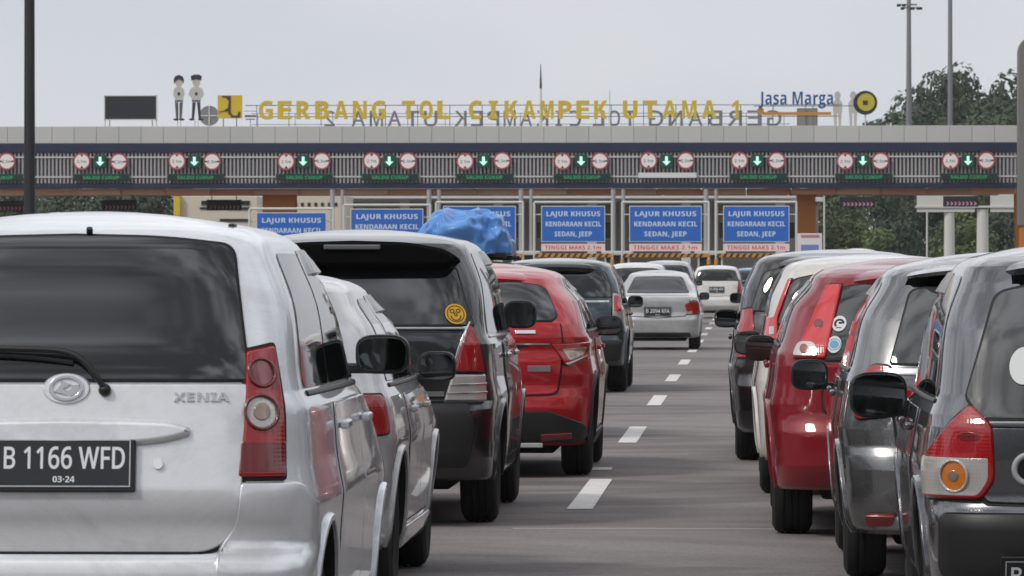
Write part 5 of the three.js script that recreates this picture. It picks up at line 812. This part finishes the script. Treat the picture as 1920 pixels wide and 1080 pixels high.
{
  const leafM = (r, g, b) => new THREE.MeshPhysicalMaterial({ color: lin(r, g, b), roughness: 0.85, vertexColors: true, transmission: 0.3, thickness: 0, side: THREE.DoubleSide });
  const mats = [leafM(0.050, 0.082, 0.045), leafM(0.065, 0.105, 0.042), leafM(0.10, 0.15, 0.045)], bark = std(lin(0.09, 0.075, 0.06), 0.9);
  const shapes = [crownGeometry(11, 1, 1, 1, 95, 70, 0.055), crownGeometry(12, 1, 1, 1, 80, 80, 0.055), crownGeometry(13, 1, 1, 1, 110, 60, 0.05)];
  const trunk = new Map();
  // pixel column, distance, crown centre height, crown half sizes, material, label
  const rows = [
    [1695, 470, 11.2, 4.6, 5.0, 0, 'dark tree with low rounded top left of high mast'], [1762, 480, 12.0, 4.6, 7.2, 0, 'tall dark tree between the two tall poles'], [1830, 490, 12.6, 5.4, 7.2, 0, 'tallest dark tree at upper right'], [1880, 470, 11.0, 4.4, 6.0, 0, 'dark tree beside the grey pylon'],
    [1870, 420, 9.0, 4.2, 4.6, 1, 'sunlit green tree over the right end of canopy'], [1830, 400, 7.2, 3.6, 3.9, 2, 'light green tree just above the canopy at right'], [1935, 410, 9.5, 4, 4.5, 1, 'green tree behind the grey pylon'],
    [1560, 380, 4.4, 3.0, 3.6, 1, 'green tree right of the orange column'], [1640, 390, 4.6, 3.4, 4.0, 0, 'dark tree under canopy below the chevron display'], [1610, 350, 2.6, 2.6, 2.4, 2, 'light green shrub tree low right of the notice board'], [1710, 400, 4.6, 3.2, 4.2, 0, 'dark tree behind the white gantry'], [1805, 345, 2.8, 2.2, 2.0, 2, 'light green bush under the white gantry'], [1770, 400, 5, 3.2, 4.4, 0, 'dark tree behind the gantry poles'], [1850, 400, 5, 3.4, 4.4, 0, 'dark tree under right end of canopy'], [1910, 395, 5, 3.2, 4.2, 0, 'dark tree low behind the grey pylon'],
    [-20, 390, 4.2, 3.8, 4.0, 1, 'tree behind the dark lamp post, cut by left edge'], [70, 400, 4.4, 3.8, 4.2, 0, 'dark tree right of the dark lamp post'], [150, 385, 4.2, 3.6, 4.0, 0, 'dark tree left of the second chevron display'], [235, 395, 4.4, 3.8, 4.2, 0, 'dark tree behind the second chevron display'], [310, 390, 4.3, 3.4, 4.1, 0, 'dark tree left of the cream office'],
    [640, 420, 4, 4.2, 3.6, 1, 'tree behind the second blue portal'], [800, 430, 4, 4.6, 3.6, 0, 'tree behind the tarpaulin portal'], [980, 425, 4, 4.4, 3.6, 1, 'tree behind the toll booth right of tarpaulin'], [1150, 430, 4, 4.4, 3.6, 0, 'tree behind the booth left of sedan portal'], [1340, 425, 4, 4.4, 3.6, 1, 'tree behind the rightmost booths'], [1470, 400, 4, 3.4, 3.8, 0, 'dark tree left of the orange column'],
  ];
  rows.forEach(([px, D, cy, rx, ry, m, label], i) => {
    const t = thing(m === 2 && cy < 3 ? 'bush' : 'broadleaf_tree', label, m === 2 && cy < 3 ? 'bush' : 'tree', gx(px, FOCAL / D), 0, -D, i * 1.7, 'trees around the toll gate'), c = add(t, 'crown', shapes[i % 3], mats[m]); c.position.y = cy; c.scale.set(rx, ry, rx * 0.9);
    const rr = mulberry(900 + i), limbs = [rod(0.24, 0.14, cy, 0, 0, 0, 8)]; for (let k = 0; k < 6; k++) { const a = rr() * 6.28, e = 0.45 + rr() * 0.4; limbs.push(bar([0, cy * (0.55 + 0.06 * k), 0], [Math.cos(a) * rx * e, cy + ry * (rr() * 0.6 - 0.1), Math.sin(a) * rx * e], 0.07, 6)); }
    add(t, 'trunk', flat(limbs), bark);
  });
}

// a belt of roadside wood beside and behind the queue
{
  const r = mulberry(77), spots = []; const up = new THREE.Vector3();
  for (let z = -150; z < 90; z += 5) for (const x of [-72, 44]) spots.push([x + (r() - 0.5) * 8, z + (r() - 0.5) * 4]);
  for (let x = -72; x < 44; x += 5) spots.push([x, 90 + (r() - 0.5) * 8], [x + 2, 100 + (r() - 0.5) * 8]);
  const g = crownGeometry(31, 1, 1, 1, 60, 45, 0.085), m = new THREE.InstancedMesh(g, new THREE.MeshPhysicalMaterial({ color: lin(0.055, 0.09, 0.045), roughness: 0.85, vertexColors: true, side: THREE.DoubleSide }), spots.length), q = new THREE.Quaternion();
  spots.forEach(([x, z], i) => { const h = (z > 60 ? 7 : 5) + r() * 3.5, w = 4.2 + r() * 1.6; m.setMatrixAt(i, new THREE.Matrix4().compose(new THREE.Vector3(x, h * 0.9, z), q.setFromAxisAngle(new THREE.Vector3(0, 1, 0), r() * 6.28), new THREE.Vector3(w, h, w))); });
  m.name = 'roadside_wood'; m.userData = { kind: 'stuff', label: 'belt of dense trees beside the road', category: 'wood' }; scene.add(m);
}
scene.fog = new THREE.FogExp2(new THREE.Color().setRGB(0.80, 0.83, 0.88), 0.00013);
scene.traverse(o => { if (o.isMesh) { o.castShadow = true; o.receiveShadow = true; } });
renderer.render(scene, camera);
